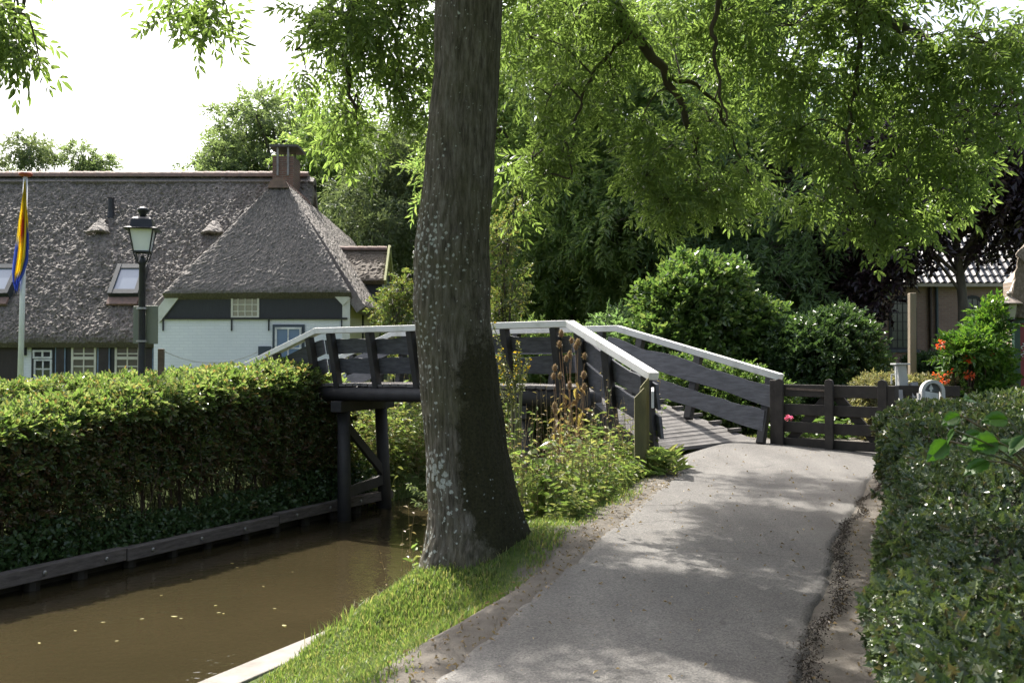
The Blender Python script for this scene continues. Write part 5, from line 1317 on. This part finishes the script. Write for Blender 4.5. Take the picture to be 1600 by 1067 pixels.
for (px, py, d, L) in ((1480, 688, 3.0, .105), (1492, 672, 2.95, .08), (1520, 705, 3.0, .12), (1545, 720, 2.95, .10), (1560, 690, 3.0, .11), (1590, 700, 3.0, .10), (1500, 648, 3.05, .07), (1535, 678, 3.05, .08), (1605, 680, 2.9, .1), (1575, 655, 3.1, .09), (1520, 625, 3.3, .07)):
    p = P(px, py, d); s = spline([root, (root + p) / 2 + Vector((0, 0, .03)), p], 5); mb.tube(s, .0028, 5, cap=False); lv.append((p, L))
mb.build('stem', BEECH, bs)
pos = np.array([tuple(p) for p, L in lv]); ax = np.stack([RNG.uniform(-1, -.2, len(lv)), RNG.normal(0, .5, len(lv)), RNG.normal(-.15, .25, len(lv))], 1)
V, T = scatter([toothed(1, .62), toothed(1, .75)], pos, rot_axis(ax, np.repeat(UP, len(lv), 0) + np.array([[0, -.8, 0]]), RNG.normal(0, .4, len(lv))), np.array([L * .85 for p, L in lv]))
np_mesh('foliage', V, T, BR, bs, smooth=True)
# ---------------------------------------------------------------- bushes
def bush(name, label, cat, lobes, k, tm, smin, smax, mat, dens=1.0, group=None, fl_name='foliage', core=True, jit=.5):
    """lobes: (x, y, z, rx, ry, rz)"""
    c0 = lobes[0]; zg = min(z - rz for (x, y, z, rx, ry, rz) in lobes)
    b = thing(name, label, cat, (c0[0], c0[1], zg), group)
    A = np.array([rx * rz for (x, y, z, rx, ry, rz) in lobes]); A = A / A.sum(); pp, nn = [], []
    for (x, y, z, rx, ry, rz), a in zip(lobes, A):
        kk = int(k * a); v = unit(kk); p0 = v * np.array([[rx, ry, rz]]) + np.array([[x, y, z]])
        bn = .16 * vnoise(p0, .55, 101) + .10 * vnoise(p0, .22, 102); r_ = 1 + bn - np.abs(RNG.normal(0, .09, kk))
        p = v * np.array([[rx, ry, rz]]) * r_[:, None] + np.array([[x, y, z]]); pp.append(p); nn.append(v)
    pp, nn = np.concatenate(pp), np.concatenate(nn); kp = pp[:, 2] > zg + .02
    leaves(fl_name, pp[kp], nn[kp] + np.array([[0, 0, .15]]), tm, smin, smax, mat, b, .4, jit, .6)
    mb = MB()
    for (x, y, z, rx, ry, rz) in lobes:
        for i in range(14):
            a = random.uniform(0, 6.28); e = random.uniform(-.2, 1.2); q_ = Vector((x + math.cos(a) * math.cos(e) * rx * .8, y + math.sin(a) * math.cos(e) * ry * .8, z + math.sin(e) * rz * .8))
            mb.tube([(x + random.uniform(-.1, .1), y, zg - .1), ((x + q_.x) / 2, (y + q_.y) / 2, (zg + q_.z) / 2 + .1), q_], [.03, .02, .006], 5, cap=False)
    mb.build('branches', hedge_wood, b, smooth=True)
    if core:
        for (x, y, z, rx, ry, rz) in lobes:
            kk = int(k * .35 / len(lobes)); v = unit(kk) * (RNG.random((kk, 1)) ** .4) * .86
            p = v * np.array([[rx, ry, rz]]) + np.array([[x, y, z]]); leaves(fl_name, p[p[:, 2] > zg], unit(kk)[p[:, 2] > zg], tm, smax, smax * 1.4, mat, b)
    return b
LAUR = leafmat('glossy_shrub_leaves', [(.05, .095, .028), (.07, .12, .035), (.09, .15, .042), (.13, .17, .06)], .36, rough=.32, spec=.55, tboost=2)
LAUR2 = leafmat('dark_shrub_leaves', [(.04, .075, .028), (.052, .095, .034), (.07, .115, .042)], .28, rough=.3, spec=.55, tboost=1.8)
PALE = leafmat('variegated_leaves', [(.10, .13, .05), (.26, .25, .13), (.36, .33, .19), (.15, .16, .06), (.22, .17, .09)], .3, rough=.4, tboost=1.3)
bush('shrub', 'tall irregular glossy green shrub rising behind the far handrail of the bridge', 'shrub', [(3.6, 18.9, 2.45, 1.15, 1.0, 1.5), (2.95, 18.6, 2.05, .65, .7, .85), (4.5, 18.8, 2.1, .75, .8, 1.0), (3.55, 18.7, 3.15, .55, .55, .5)], 4200, TWB, .22, .34, LAUR)
bush('shrub', 'dense rounded dark green shrub right behind the gate', 'shrub', [(5.75, 18.0, 1.85, .92, .85, 1.13), (5.2, 18.2, 1.7, .7, .7, 1.0)], 4200, TWB, .16, .24, LAUR2)
bush('shrub', 'low loose shrub with small leaves growing right behind the sloping bridge rail', 'shrub', [(3.0, 16.9, 1.35, .75, .5, .75), (3.75, 16.3, 1.25, .6, .45, .7), (2.6, 17.4, 1.4, .5, .5, .6), (4.15, 16.0, 1.15, .4, .4, .6)], 3200, TWB, .12, .19, LAUR)
def strip(name, label, cat, x0, x1, y0, y1, zb, zt, k, tm, s0, s1, mat):
    h = thing(name, label, cat, ((x0 + x1) / 2, (y0 + y1) / 2, zb)); f = RNG.random(k); kind = RNG.integers(0, 3, k)
    x = np.where(kind == 2, x0, RNG.uniform(x0, x1, k)); y = np.where(kind == 0, y0, RNG.uniform(y0, y1, k)); z = np.where(kind == 1, zt, zb + f * (zt - zb))
    nr = np.array([[0, -1., .3], [0, 0, 1.], [-1., 0, .3]])[kind]; p = np.stack([x, y, z], 1); p = p + nr * (.05 * vnoise(p, .4, 111) - np.abs(RNG.normal(0, .04, k)))[:, None]
    leaves('foliage', p, nr, tm, s0, s1, mat, h, .4, .6)
    def fn(u, v):
        a = v * 4; X_ = x0 + .1 + (x1 - x0 - .2) * u; Y_ = np.where(a < 1, y0 + .1, np.where(a < 3, y0 + .1 + (y1 - y0 - .2) * np.clip((a - 1) / 2, 0, 1), y1 - .1)); zt_ = zt - .12
        return np.stack([X_, Y_, np.where(a < 1, zb + (zt_ - zb) * a, np.where(a < 3, zt_, zt_ - (zt_ - zb) * (a - 3)))], 1)
    core_box('branches', fn, 24, 17, hedge_dark, h)  # added dark shell that blocks the view through the strip
strip('hedge', 'low pale variegated hedge between the gate and the cottage', 'hedge', 5.35, 7.35, 14.75, 15.3, .85, 1.74, 2600, TW, .11, .17, PALE)
strip('hedge', 'dark clipped box hedge at the foot of the church wall', 'hedge', 11.3, 13.6, 27.6, 28.5, .8, 2.15, 1500, TW, .2, .3, LAUR2)
# trumpet vine by the cottage door
VINE = leafmat('vine_leaves', [(.035, .09, .014), (.055, .125, .018), (.085, .16, .025), (.12, .19, .03)], .32, rough=.38, tboost=2)
vn = bush('trumpet_vine', 'trumpet vine with orange-red flowers climbing beside the cottage door', 'climbing plant', [(7.08, 15.0, 1.75, .34, .3, .85), (6.98, 14.8, 1.25, .40, .3, .5), (6.9, 14.75, 2.15, .35, .25, .22), (6.7, 14.7, 2.22, .3, .2, .10), (7.25, 15.1, 2.55, .12, .12, .42)], 1000, TW, .16, .26, VINE, core=True)
FLW = leafmat('orange_red_petals', [(.75, .10, .03), (.85, .16, .05), (.80, .22, .10)], .35, tboost=.9)
for (px, py, d, k) in ((1470, 538, 14.6, 22), (1513, 560, 14.5, 34), (1520, 552, 14.6, 20), (1547, 551, 14.6, 30), (1514, 586, 14.5, 26), (1474, 592, 14.5, 12), (1483, 583, 14.5, 8), (1465, 585, 14.5, 8)):
    c = np.array(tuple(P(px, py, d))); v = unit(k) * np.array([[.045, .04, .035]]); leaves('flower_cluster', c + v, v / .08 + np.array([[0, -.3, -.2]]), [leaf(1, .5, .5, .2, .7)], .042, .065, FLW, vn, .5, .3)
mb = MB()
for (px, py) in ((1470, 540), (1513, 562), (1547, 553)): mb.tube(spline([P(1555, 560, 14.9), P((1555 + px) / 2, py - 14, 14.7), P(px, py, 14.6)], 6), .005, 5, cap=False)
mb.build('stems', BEECH, vn)
# ---------------------------------------------------------------- trees behind
def tree(name, label, x, y, h, rx, ry, z0, k, mat, seed, nb=26, tm=TW, smin=.5, smax=.8, bark=None, trunk_r=.25, group=None, weep=.2, bfrac=.3, cat='tree', lean=0, hollow=.45, wood=True):
    """trunk, limbs to every leaf mass, and a crown of many small leafy twigs gathered in uneven masses"""
    r = np.random.default_rng(seed); tz = float(hgt(np.array([x]), np.array([y]))[0]) - .2
    t = thing(name, label, cat, (x, y, tz), group); zc, rz = (h + z0) / 2, (h - z0) / 2; blobs = []
    while len(blobs) < nb:
        v = r.normal(size=3); v /= np.linalg.norm(v); q = v * r.uniform(.35, .92) ** .6
        if q[2] > .5 and abs(q[0]) > .75: continue
        wdt = 1 - .35 * max(0, q[2]) ** 2
        blobs.append((x + lean + q[0] * rx * wdt, y + q[1] * ry * wdt, zc + q[2] * rz, r.uniform(.7, 1.25) * bfrac * (rx * ry * rz) ** (1 / 3)))
    W_ = np.array([b[3] ** 2 for b in blobs]); W_ /= W_.sum(); pp, nn = [], []
    for b, w_ in zip(blobs, W_):
        kk = int(k * w_); v = unit(kk, r); p0 = v * b[3] * np.array([[1.15, 1.15, .85]]); rad = hollow + (1 - hollow) * r.random((kk, 1)) ** .6
        rad = rad * (1 + .28 * vnoise(p0 + np.array([b[:3]]), b[3] * .5, seed)[:, None])
        pp.append(np.array([b[:3]]) + p0 * rad); nn.append(v * .8 + np.array([[0, 0, -weep]]))
    pp, nn = np.concatenate(pp), np.concatenate(nn)
    leaves('crown', pp, nn, tm, smin, smax, mat, t, .6, .45, .5)
    bark = bark or simple('grey_bark', (.12, .105, .085), (.06, .052, .042), 6, .9, .6, 20, .03, (1, 1, .3))
    zt_ = zc + rz * .55; mb = MB(); sp_ = spline([(x, y, tz), (x + .1, y, tz + (zt_ - tz) * .35), (x + lean * .6 - .1, y + .1, tz + (zt_ - tz) * .7), (x + lean, y, zt_)], 6)
    mb.tube(sp_, [trunk_r * (1 - .85 * (i / (len(sp_) - 1)) ** 1.1) + .01 for i in range(len(sp_))], 10); mb.build('trunk', bark, t, smooth=True)
    mb = MB()
    for b in blobs:
        f = min(.9, max(.25, (b[2] - tz) / (zt_ - tz) * .72)); a = sp_[int(f * (len(sp_) - 1))]; c = Vector(b[:3])
        s = spline([a, a.lerp(c, .5) + Vector((0, 0, .10 * (c - a).length)), c], 4); r0 = trunk_r * .3
        mb.tube(s, [r0 * (1 - .85 * i / (len(s) - 1)) + .006 for i in range(len(s))], 5, cap=False)
        for j in range(4):
            e = c + Vector(r.normal(0, .55, 3)) * b[3]; mb.tube([c, (c + e) / 2 + Vector((0, 0, .05)), e], [.022, .014, .005], 4, cap=False)
    mb.build('limbs', bark, t, smooth=True); return t
DARK = leafmat('dark_tree_leaves', [(.075, .125, .06), (.09, .145, .07), (.105, .16, .075), (.08, .13, .062)], .45, rough=.42, spec=.5, tboost=2.8)
MID = leafmat('mid_tree_leaves', [(.085, .135, .05), (.105, .155, .058), (.125, .17, .065), (.15, .185, .075)], .5, rough=.42, spec=.5, tboost=3.0)
AIRY = leafmat('hazed_tree_leaves', [(.085, .12, .06), (.11, .145, .075), (.13, .17, .09)], .48, rough=.45, spec=.45, tboost=2.3)  # greyed and lightened: distance haze painted into the leaf colour
SILV = leafmat('pale_tree_leaves', [(.10, .135, .075), (.13, .165, .09), (.16, .195, .11)], .38, rough=.5, spec=.4, tboost=1.7)  # pale green, greyed further to paint haze on the far trees
COPPER = leafmat('copper_beech_leaves', [(.024, .012, .018), (.032, .017, .024), (.02, .013, .02), (.042, .024, .03)], .15, rough=.32, spec=.5, tboost=1.3)
REDGR = leafmat('turning_leaves', [(.09, .135, .04), (.12, .16, .05), (.15, .13, .05), (.11, .15, .045), (.10, .14, .04)], .4, tboost=1.8)
X = lambda px, d: (px - 800) / F * d
tree('tree', 'tall airy pale green tree behind the brick chimney of the farmhouse', X(440, 50), 50, 15.9, 4.9, 4, 5.0, 4600, AIRY, 201, 40, TW, .5, .8, trunk_r=.28, bfrac=.24, hollow=.3)
tree('tree', 'darker airy tree behind the farmhouse, between the chimney and the big trunk', X(530, 47), 47, 15.2, 3.0, 3, 3.0, 2400, MID, 203, 26, TW, .5, .8, trunk_r=.3, bfrac=.28, hollow=.3)
tree('tree', 'pale silvery green tree seen just left of the big ash trunk', X(640, 42), 42, 12.6, 3.0, 3, 1.5, 4600, SILV, 205, 34, TWN, .5, .8, trunk_r=.25, bfrac=.30, weep=.5)
tree('tree', 'tall mid-green tree seen close right of the big ash trunk', X(850, 35), 35, 17.5, 3.9, 3.6, 1.6, 5600, MID, 207, 44, TWN, .55, .85, trunk_r=.35, bfrac=.27, weep=.45)
tree('tree', 'dark dense tree standing behind the tall shrub by the bridge', X(1030, 33), 33, 17.0, 4.0, 3.6, 1.6, 5000, MID, 209, 44, TWN, .55, .85, trunk_r=.35, bfrac=.27, weep=.45)
tree('tree', 'dark dense tree left of the copper beech, over the round shrub', X(1210, 30), 30, 16.0, 3.7, 3.4, 2.4, 5200, DARK, 211, 44, TWN, .5, .8, trunk_r=.35, bfrac=.27, weep=.45)
tree('copper_beech', 'dark purple copper beech hanging in front of the church', X(1500, 26.5), 26.5, 9.6, 4.2, 2.4, 5.1, 2900, COPPER, 213, 46, TW, .4, .65, trunk_r=.16, bfrac=.24, weep=.6)
tree('copper_beech', 'dark purple foliage added left of the church, standing in for the shade there', X(1350, 28), 28, 8.4, 1.0, 1.4, 3.6, 1300, COPPER, 215, 26, TW, .4, .65, trunk_r=.3, bfrac=.3, weep=.6)  # dark tree added to stand in for shade left of the church
tree('sapling', 'slender sapling with turning reddish leaves right of the big ash trunk', X(795, 24), 24, 6.4, .5, .5, 2.4, 330, REDGR, 217, 14, TW, .22, .36, trunk_r=.05, bfrac=.34)
tree('young_tree', 'small yellow-green tree at the farmhouse corner, left of the big trunk', X(632, 23), 23, 4.3, .45, .45, 1.4, 330, REDGR, 219, 12, TW, .2, .34, trunk_r=.05, bfrac=.36)
for (px, py, w_, d, nm, lab) in ((-2, 232, .9, 62, 'tree', 'tree top just inside the left edge above the thatched ridge'), (42, 240, 1.7, 60, 'tree', 'broad light green tree top above the ridge near the flagpole'),
                                (84, 246, .9, 62, 'tree', 'smallest tree top above the ridge, right of the flagpole'), (135, 226, 1.1, 62, 'conifer', 'pointed dark tree top above the ridge, nearest to the street lamp')):
    h_ = P(px, py, d).z; tree(nm, lab, X(px, d), d, h_ + 1.1, w_ * 1.15, w_, 6 if nm == 'tree' else 9, 1300, SILV if px == 42 else AIRY, 230 + px, 14, TW, .4, .65, trunk_r=.16, bfrac=.34, hollow=.2)
# the far wood that closes the view between the trees
k = 7000; x = RNG.uniform(-3, 36, k); y = 58 + RNG.normal(0, 1.6, k); bp = np.stack([x, 0 * x, 0 * x], 1)
z = .5 + RNG.random(k) ** .9 * (13 + 3.5 * vnoise(bp, 4, 301) - 5 * smooth(22, 34, x))
wd = leaves('far_wood', np.stack([x, y, z], 1), unit(k) + np.array([[0, -.6, -.2]]), TW, .9, 1.5, MID, None, .5, .5)
tag(wd, 'far dark wood closing the view between the nearer trees', 'wood', kind='stuff')
# undergrowth below the trees
bush('shrub', 'dark bush below the tall trees, left behind the bridge rail', 'shrub', [(0.3, 27.5, 1.7, 1.5, 1.0, 1.3), (1.6, 27.8, 1.5, 1.2, 1, 1.2)], 1500, TW, .3, .48, MID)
bush('shrub', 'dark bush below the tall trees, just left of the tall glossy shrub', 'shrub', [(3.2, 26.5, 1.9, 1.4, 1.0, 1.4), (4.7, 27, 2, 1.3, 1, 1.5)], 1500, TW, .3, .48, DARK)
bush('shrub', 'deeply shaded bush under the copper beech behind the round shrub', 'shrub', [(8.6, 27, 1.6, 1.5, .8, 1.0)], 900, TW, .3, .48, DARK)
# ---------------------------------------------------------------- wild plants on the bank beside the bridge
WEED = leafmat('weed_leaves', [(.08, .125, .035), (.11, .165, .05), (.15, .19, .065), (.20, .20, .09), (.10, .14, .05)], .42, rough=.45, tboost=2.1)
DRY = leafmat('dry_stalks', [(.22, .17, .10), (.30, .24, .14), (.16, .11, .07), (.34, .28, .12)], .3, tboost=1.3)
def stems(k, region, hmin, hmax, mat, name, label, cat, nl, s0, s1, tm, r_=.004, lean=.12, stalk=None):
    x, y = region(k); k = len(x); mb = MB(); pos, ax = [], []
    z = hgt(x, y)
    for i in range(k):
        h = random.uniform(hmin, hmax) * (1 + .25 * math.sin(x[i] * 3 + y[i] * 2)); a = Vector((x[i], y[i], z[i] - .03)); b2 = a + Vector((random.gauss(0, lean) * h, random.gauss(0, lean) * h, h))
        s = [a, a.lerp(b2, .5) + Vector((random.gauss(0, .02), random.gauss(0, .02), 0)), b2]; mb.tube(s, [r_, r_ * .8, r_ * .4], 4, cap=False)
        for j in range(nl):
            f = (j + .6 + random.uniform(-.3, .3)) / nl; pos.append(tuple(a.lerp(b2, min(1, f)))); th_ = j * 2.4 + i; ax.append((math.cos(th_), math.sin(th_), random.uniform(-.3, .7)))
    pos, ax = np.array(pos), np.array(ax); kk = len(pos)
    V, T = scatter(tm, pos, rot_axis(ax, np.repeat(UP, kk, 0) + RNG.normal(0, .3, (kk, 3)), RNG.normal(0, .4, kk)), RNG.uniform(s0, s1, kk))
    k0 = len(V); sv_ = np.array(mb.v); sq = np.array(mb.f); st_ = np.concatenate([sq[:, [0, 1, 2]], sq[:, [0, 2, 3]]])
    mi = np.concatenate([np.zeros(len(T), int), np.ones(len(st_), int)])
    o = np_mesh(name, np.concatenate([V, sv_]), np.concatenate([T, st_ + k0]), mat, None, mi=mi, extra=(stalk or mat,)); tag(o, label, cat, kind='stuff'); return o
def bank(k, y0=9.5, y1=14.2, s0=S_R + .25, s1=-3.55):
    def f(_):
        y = RNG.uniform(y0, y1, k); s = RNG.uniform(s0, s1, k); x = (s - NY * y) / NX
        kp = (pl(y) - x > .55 + .3 * np.sin(y * 2.3)) & ((x + .2) ** 2 + (y - 8.7) ** 2 > 1.2); return x[kp], y[kp]
    return f
stems(0, bank(560), .25, .75, WEED, 'wild_plants', 'tangle of sunlit green weeds on the bank between the ash tree and the bridge', 'wild plants', 11, .06, .13, [leaf(1, .45, .15, .3), leaf(1, .3, .1, .4), leaf(1, .6, .15, .3)])
stems(0, bank(170, 10.2, 13.8), .7, 1.25, WEED, 'tall_wild_plants', 'taller leafy weeds standing against the near bridge rail', 'wild plants', 15, .05, .11, [leaf(1, .4, .15, .3), leaf(1, .25, .1, .4)])
stems(0, bank(520, 9.4, 13.9), .5, 1.3, DRY, 'dry_stalks', 'thin dry straw-coloured stalks among the green weeds', 'dry stalks', 8, .02, .06, [leaf2(1, .35), leaf2(1, .6)], .0028)
def foot(k):
    def f(_):
        y = RNG.uniform(9.3, 13.2, k); x = pl(y) - .38 - np.abs(RNG.normal(0, .22, k)) ; return x, y
    return f
stems(0, foot(420), .10, .30, WEED, 'low_weeds', 'low pale weeds along the foot of the bank beside the grass', 'wild plants', 7, .04, .10, [leaf(1, .4, .15, .3), leaf(1, .25, .1, .4)])
def farbank(k):
    def f(_):
        t = RNG.uniform(15.3, 23, k); s = S_L - .12 - np.abs(RNG.normal(0, .7, k)); return NX * s + UX * t, NY * s + UY * t
    return f
stems(0, farbank(520), .5, 1.7, WEED, 'bank_plants', 'yellowing plants overgrowing the far bank, seen under the bridge', 'wild plants', 11, .09, .2, [leaf(1, .4, .15, .3), leaf(1, .55, .1, .3)], .005, .2)
stems(0, farbank(240), .7, 1.7, DRY, 'dry_bank_plants', 'rusty dry stalks among the plants on the far bank under the bridge', 'dry stalks', 10, .05, .12, [leaf(1, .35, .15, .3)], .004, .2)
def gard(k):
    def f(_):
        x = RNG.uniform(3.9, 5.4, k); y = RNG.uniform(14.9, 16.8, k); kp = x > 3.6; return x[kp], y[kp]
    return f
stems(0, gard(160), .12, .38, LAUR, 'garden_plants', 'low leafy garden plants seen through the lower bars of the gate', 'garden plants', 8, .09, .17, [leaf(1, .5, .15, .3), leaf(1, .35, .1, .4)])
# leafy clump right of the signpost
cp_ = thing('leafy_plant', 'clump of broad bright green strap leaves at the path edge right of the signpost', 'plant', G(1032, 738, .72))
c = G(1030, 740, .70); k = 190; th_ = RNG.uniform(0, 6.28, k); el = RNG.uniform(.25, 1.3, k)
pos = np.array(tuple(c)) + np.stack([RNG.normal(0, .11, k), RNG.normal(0, .16, k), RNG.uniform(0, .22, k)], 1)
V, T = scatter([leaf(1, .17, .15, .35), leaf(1, .22, .2, .5)], pos, rot_axis(np.stack([np.cos(th_) * np.cos(el), np.sin(th_) * np.cos(el), np.sin(el)], 1), np.repeat(UP, k, 0), RNG.normal(0, .4, k)), RNG.uniform(.12, .25, k))
np_mesh('foliage', V, T, WEED, cp_)
# teasels
def teasel(px, heads, d, lab, base):
    p0 = Vector(base); t = thing('teasel', lab, 'teasel', p0, 'dry teasels beside the bridge rail'); mb = MB(); top = None; dryc = simple('teasel_straw', (.30, .19, .10), (.20, .12, .07), 12, .8, .4)
    for (hx_, hy_) in heads:
        q_ = P(hx_, hy_ + 12, d); f = random.uniform(.45, .6); m1 = p0.lerp(q_, f); m1.x = p0.x + (q_.x - p0.x) * .35; mb.tube(spline([p0, m1, q_], 6), [.0065 - .0003 * i for i in range(13)], 5, cap=False)
    mb.build('stem', dryc, t)
    for (hx_, hy_) in heads:
        c = P(hx_, hy_, d); r_ = random.uniform(.024, .031); L = r_ * 2.1
        h_ = MB().lathe([(.008, -L * .75), (r_ * .75, -L * .55), (r_, -L * .1), (r_ * .85, L * .35), (r_ * .4, L * .7), (.005, L * .8)], c, 10).build('seed_head', simple('teasel_head', (.26, .15, .08), (.14, .08, .045), 60, .9, .9, 120, .01), t, smooth=True)
        k = 110; v = unit(k); pos = np.array(tuple(c)) + v * np.array([[r_, r_, L * .72]]) * .92
        V, T = scatter([leaf2(1, .12, .1, 0)], pos, rot_axis(v + np.array([[0, 0, .5]]), np.repeat(UP, k, 0), RNG.normal(0, .5, k)), RNG.uniform(.016, .03, k)); np_mesh('spines', V, T, DRY, h_)
    k = 16; th_ = RNG.uniform(0, 6.28, k); pos = np.array([tuple(p0.lerp(P(heads[0][0], heads[0][1] + 20, d), f)) for f in RNG.uniform(.3, .85, k)])
    V, T = scatter([leaf(1, .22, .3, .5), leaf(1, .3, .4, .7)], pos, rot_axis(np.stack([np.cos(th_), np.sin(th_), RNG.uniform(-1.2, .1, k)], 1), np.repeat(UP, k, 0), RNG.normal(0, .8, k)), RNG.uniform(.08, .2, k)); np_mesh('withered_leaves', V, T, leafmat('withered_yellow', [(.24, .18, .08), (.30, .25, .08), (.20, .13, .08), (.17, .12, .08)], .4, tboost=1.4), t)
B = lambda px, d: Vector((X(px, d), d, float(hgt(np.array([X(px, d)]), np.array([d]))[0])))
teasel(885, [(877, 521), (874, 538), (893, 532), (890, 554)], 12.6, 'tallest dry teasel, its cluster of seed heads in front of the rail kink', B(888, 12.6))
teasel(905, [(903, 535), (900, 541), (913, 556), (885, 560)], 12.4, 'dry teasel with heads close right of the tallest one', B(900, 12.4))
teasel(870, [(867, 575), (865, 588), (875, 587)], 12.2, 'shorter dry teasel left of the others, with three heads close together', B(876, 12.2))
teasel(912, [(912, 586), (913, 604), (890, 602)], 12.1, 'dry teasel with yellowing leaves and a broad lower head', B(905, 12.1))
teasel(866, [(866, 634), (868, 641)], 11.8, 'smallest dry teasel, its heads low among the weeds', B(868, 11.8))
# mulleins
def mullein(base, spires, d, lab):
    p0 = Vector(base); t = thing('mullein', lab, 'mullein', p0, 'mulleins beside the big trunk'); YF = leafmat('mullein_yellow', [(.70, .52, .04), (.62, .42, .03)], .3, tboost=1)
    SG = leafmat('mullein_green', [(.13, .15, .05), (.17, .19, .07), (.10, .12, .04)], .3, tboost=1.3)
    for (tx, ty, bx, by, fl_) in spires:
        a, b2 = P(bx, by, d), P(tx, ty, d); s = spline([p0, a, a.lerp(b2, .5) + Vector((.02, 0, 0)), b2], 6); MB().tube(s, [.011 - .0004 * i for i in range(len(s))], 6, cap=False).build('spike', simple('mullein_stalk', (.16, .17, .07), None, 9, .8, .4), t)
        k = 150; f = RNG.random(k); pos = np.array([tuple(a.lerp(b2, x)) for x in f]); v = unit(k); v[:, 2] = np.abs(v[:, 2]) * .4
        V, T = scatter([leaf2(1, .6, .3, .1)], pos + v * .012, rot_axis(v, np.repeat(UP, k, 0), RNG.normal(0, .5, k)), RNG.uniform(.018, .034, k)); V0_, T0_ = V, T
        k = fl_; f = .25 + .75 * RNG.random(k); pos = np.array([tuple(a.lerp(b2, x)) for x in f]); v = unit(k); v[:, 2] *= .3; v[:, 1] -= .3
        V, T = scatter([leaf2(1, .9, .2, .1)], pos + v * .02, rot_axis(v, np.repeat(UP, k, 0), RNG.normal(0, .8, k)), RNG.uniform(.025, .045, k)); np_mesh('flower_spike', np.concatenate([V0_, V]), np.concatenate([T0_, T + len(V0_)]), SG, t, mi=np.concatenate([np.zeros(len(T0_), int), np.ones(len(T), int)]), extra=(YF,))
    k = 26; th_ = RNG.uniform(0, 6.28, k); pos = np.array(tuple(p0)) + np.stack([0 * th_, 0 * th_, RNG.uniform(0, .75, k)], 1)
    V, T = scatter([leaf(1, .34, .12, .35, .5)], pos, rot_axis(np.stack([np.cos(th_), np.sin(th_), RNG.uniform(0, .9, k)], 1), np.repeat(UP, k, 0), RNG.normal(0, .3, k)), RNG.uniform(.16, .34, k)); np_mesh('foliage', V, T, WEED, t)
mullein(B(812, 11.2), [(766, 496, 806, 622, 12), (809, 534, 812, 612, 18), (825, 560, 815, 615, 10), (806, 556, 805, 615, 6)], 11.2, 'tall mullein with several yellow flower spikes, the longest leaning left to the trunk')
mullein(B(800, 10.9), [(778, 556, 800, 640, 16), (785, 572, 806, 645, 10), (776, 590, 795, 650, 4)], 10.9, 'shorter mullein in front, with spikes close beside the big trunk')
# broad dock leaves by the trunk
dk = thing('dock_plant', 'dock plant with broad drooping light green leaves right of the ash trunk', 'plant', B(850, 10.2))
c = np.array(tuple(B(848, 10.2))); k = 40; th_ = RNG.uniform(0, 6.28, k); pos = c + np.stack([RNG.normal(0, .12, k), RNG.normal(0, .12, k), RNG.uniform(.02, .55, k)], 1)
V, T = scatter([leaf(1, .45, .15, .5, .38)], pos, rot_axis(np.stack([np.cos(th_), np.sin(th_), RNG.uniform(-.2, .8, k)], 1), np.repeat(UP, k, 0), RNG.normal(0, .3, k)), RNG.uniform(.16, .3, k)); np_mesh('foliage', V, T, WEED, dk)
mb = MB()
for j in range(7): mb.tube([c, c + np.array([.05 * math.cos(j * 2.4), .05 * math.sin(j * 2.4), .3]), c + np.array([.13 * math.cos(j * 2.4), .13 * math.sin(j * 2.4), .55])], [.008, .006, .004], 5, cap=False)
mb.build('stem', WEED, dk)
# willow twig over the water left of the trunk
wt_ = thing('willow_twig', 'pale green leafy twig hanging over the water just left of the trunk', 'twig', P(668, 765, 10.5))
mb = MB(); pos = []
for (a, b2, e) in (((690, 775), (660, 768), (641, 756)), ((690, 790), (668, 790), (650, 783)), ((690, 785), (670, 776), (652, 768))):
    s = spline([P(*a, 10.5), P(*b2, 10.5), P(*e, 10.5)], 7); mb.tube(s, .003, 4, cap=False); pos += [tuple(p) for p in s for _ in range(3)]
mb.build('stem', BEECH, wt_); pos = np.array(pos); leaves('foliage', pos, unit(len(pos)) * .6 + np.array([[-1, 0, -.2]]), [leaf(1, .26, .1, .2)], .05, .085, SILV, wt_, .5, .5)
# pink flower behind the gate
pf = thing('pink_flower', 'single pink flower on a thin stalk behind the left half of the gate', 'flower', Vector((X(1233, 15.2), 15.2, .9)))
c = P(1233, 653, 15.2); MB().tube([Vector((c.x, c.y, .88)), c], .006, 5).build('stem', BEECH, pf); k = 26; v = unit(k) * np.array([[1, 1, .6]])
V, T = scatter([leaf(1, .7, .2, .2)], np.array(tuple(c)) + v * .02, rot_axis(v, np.repeat(UP, k, 0), RNG.normal(0, .4, k)), np.full(k, .055)); np_mesh('petals', V, T, leafmat('pink_petals', [(.65, .12, .30), (.75, .22, .42)], .3, tboost=1), pf)
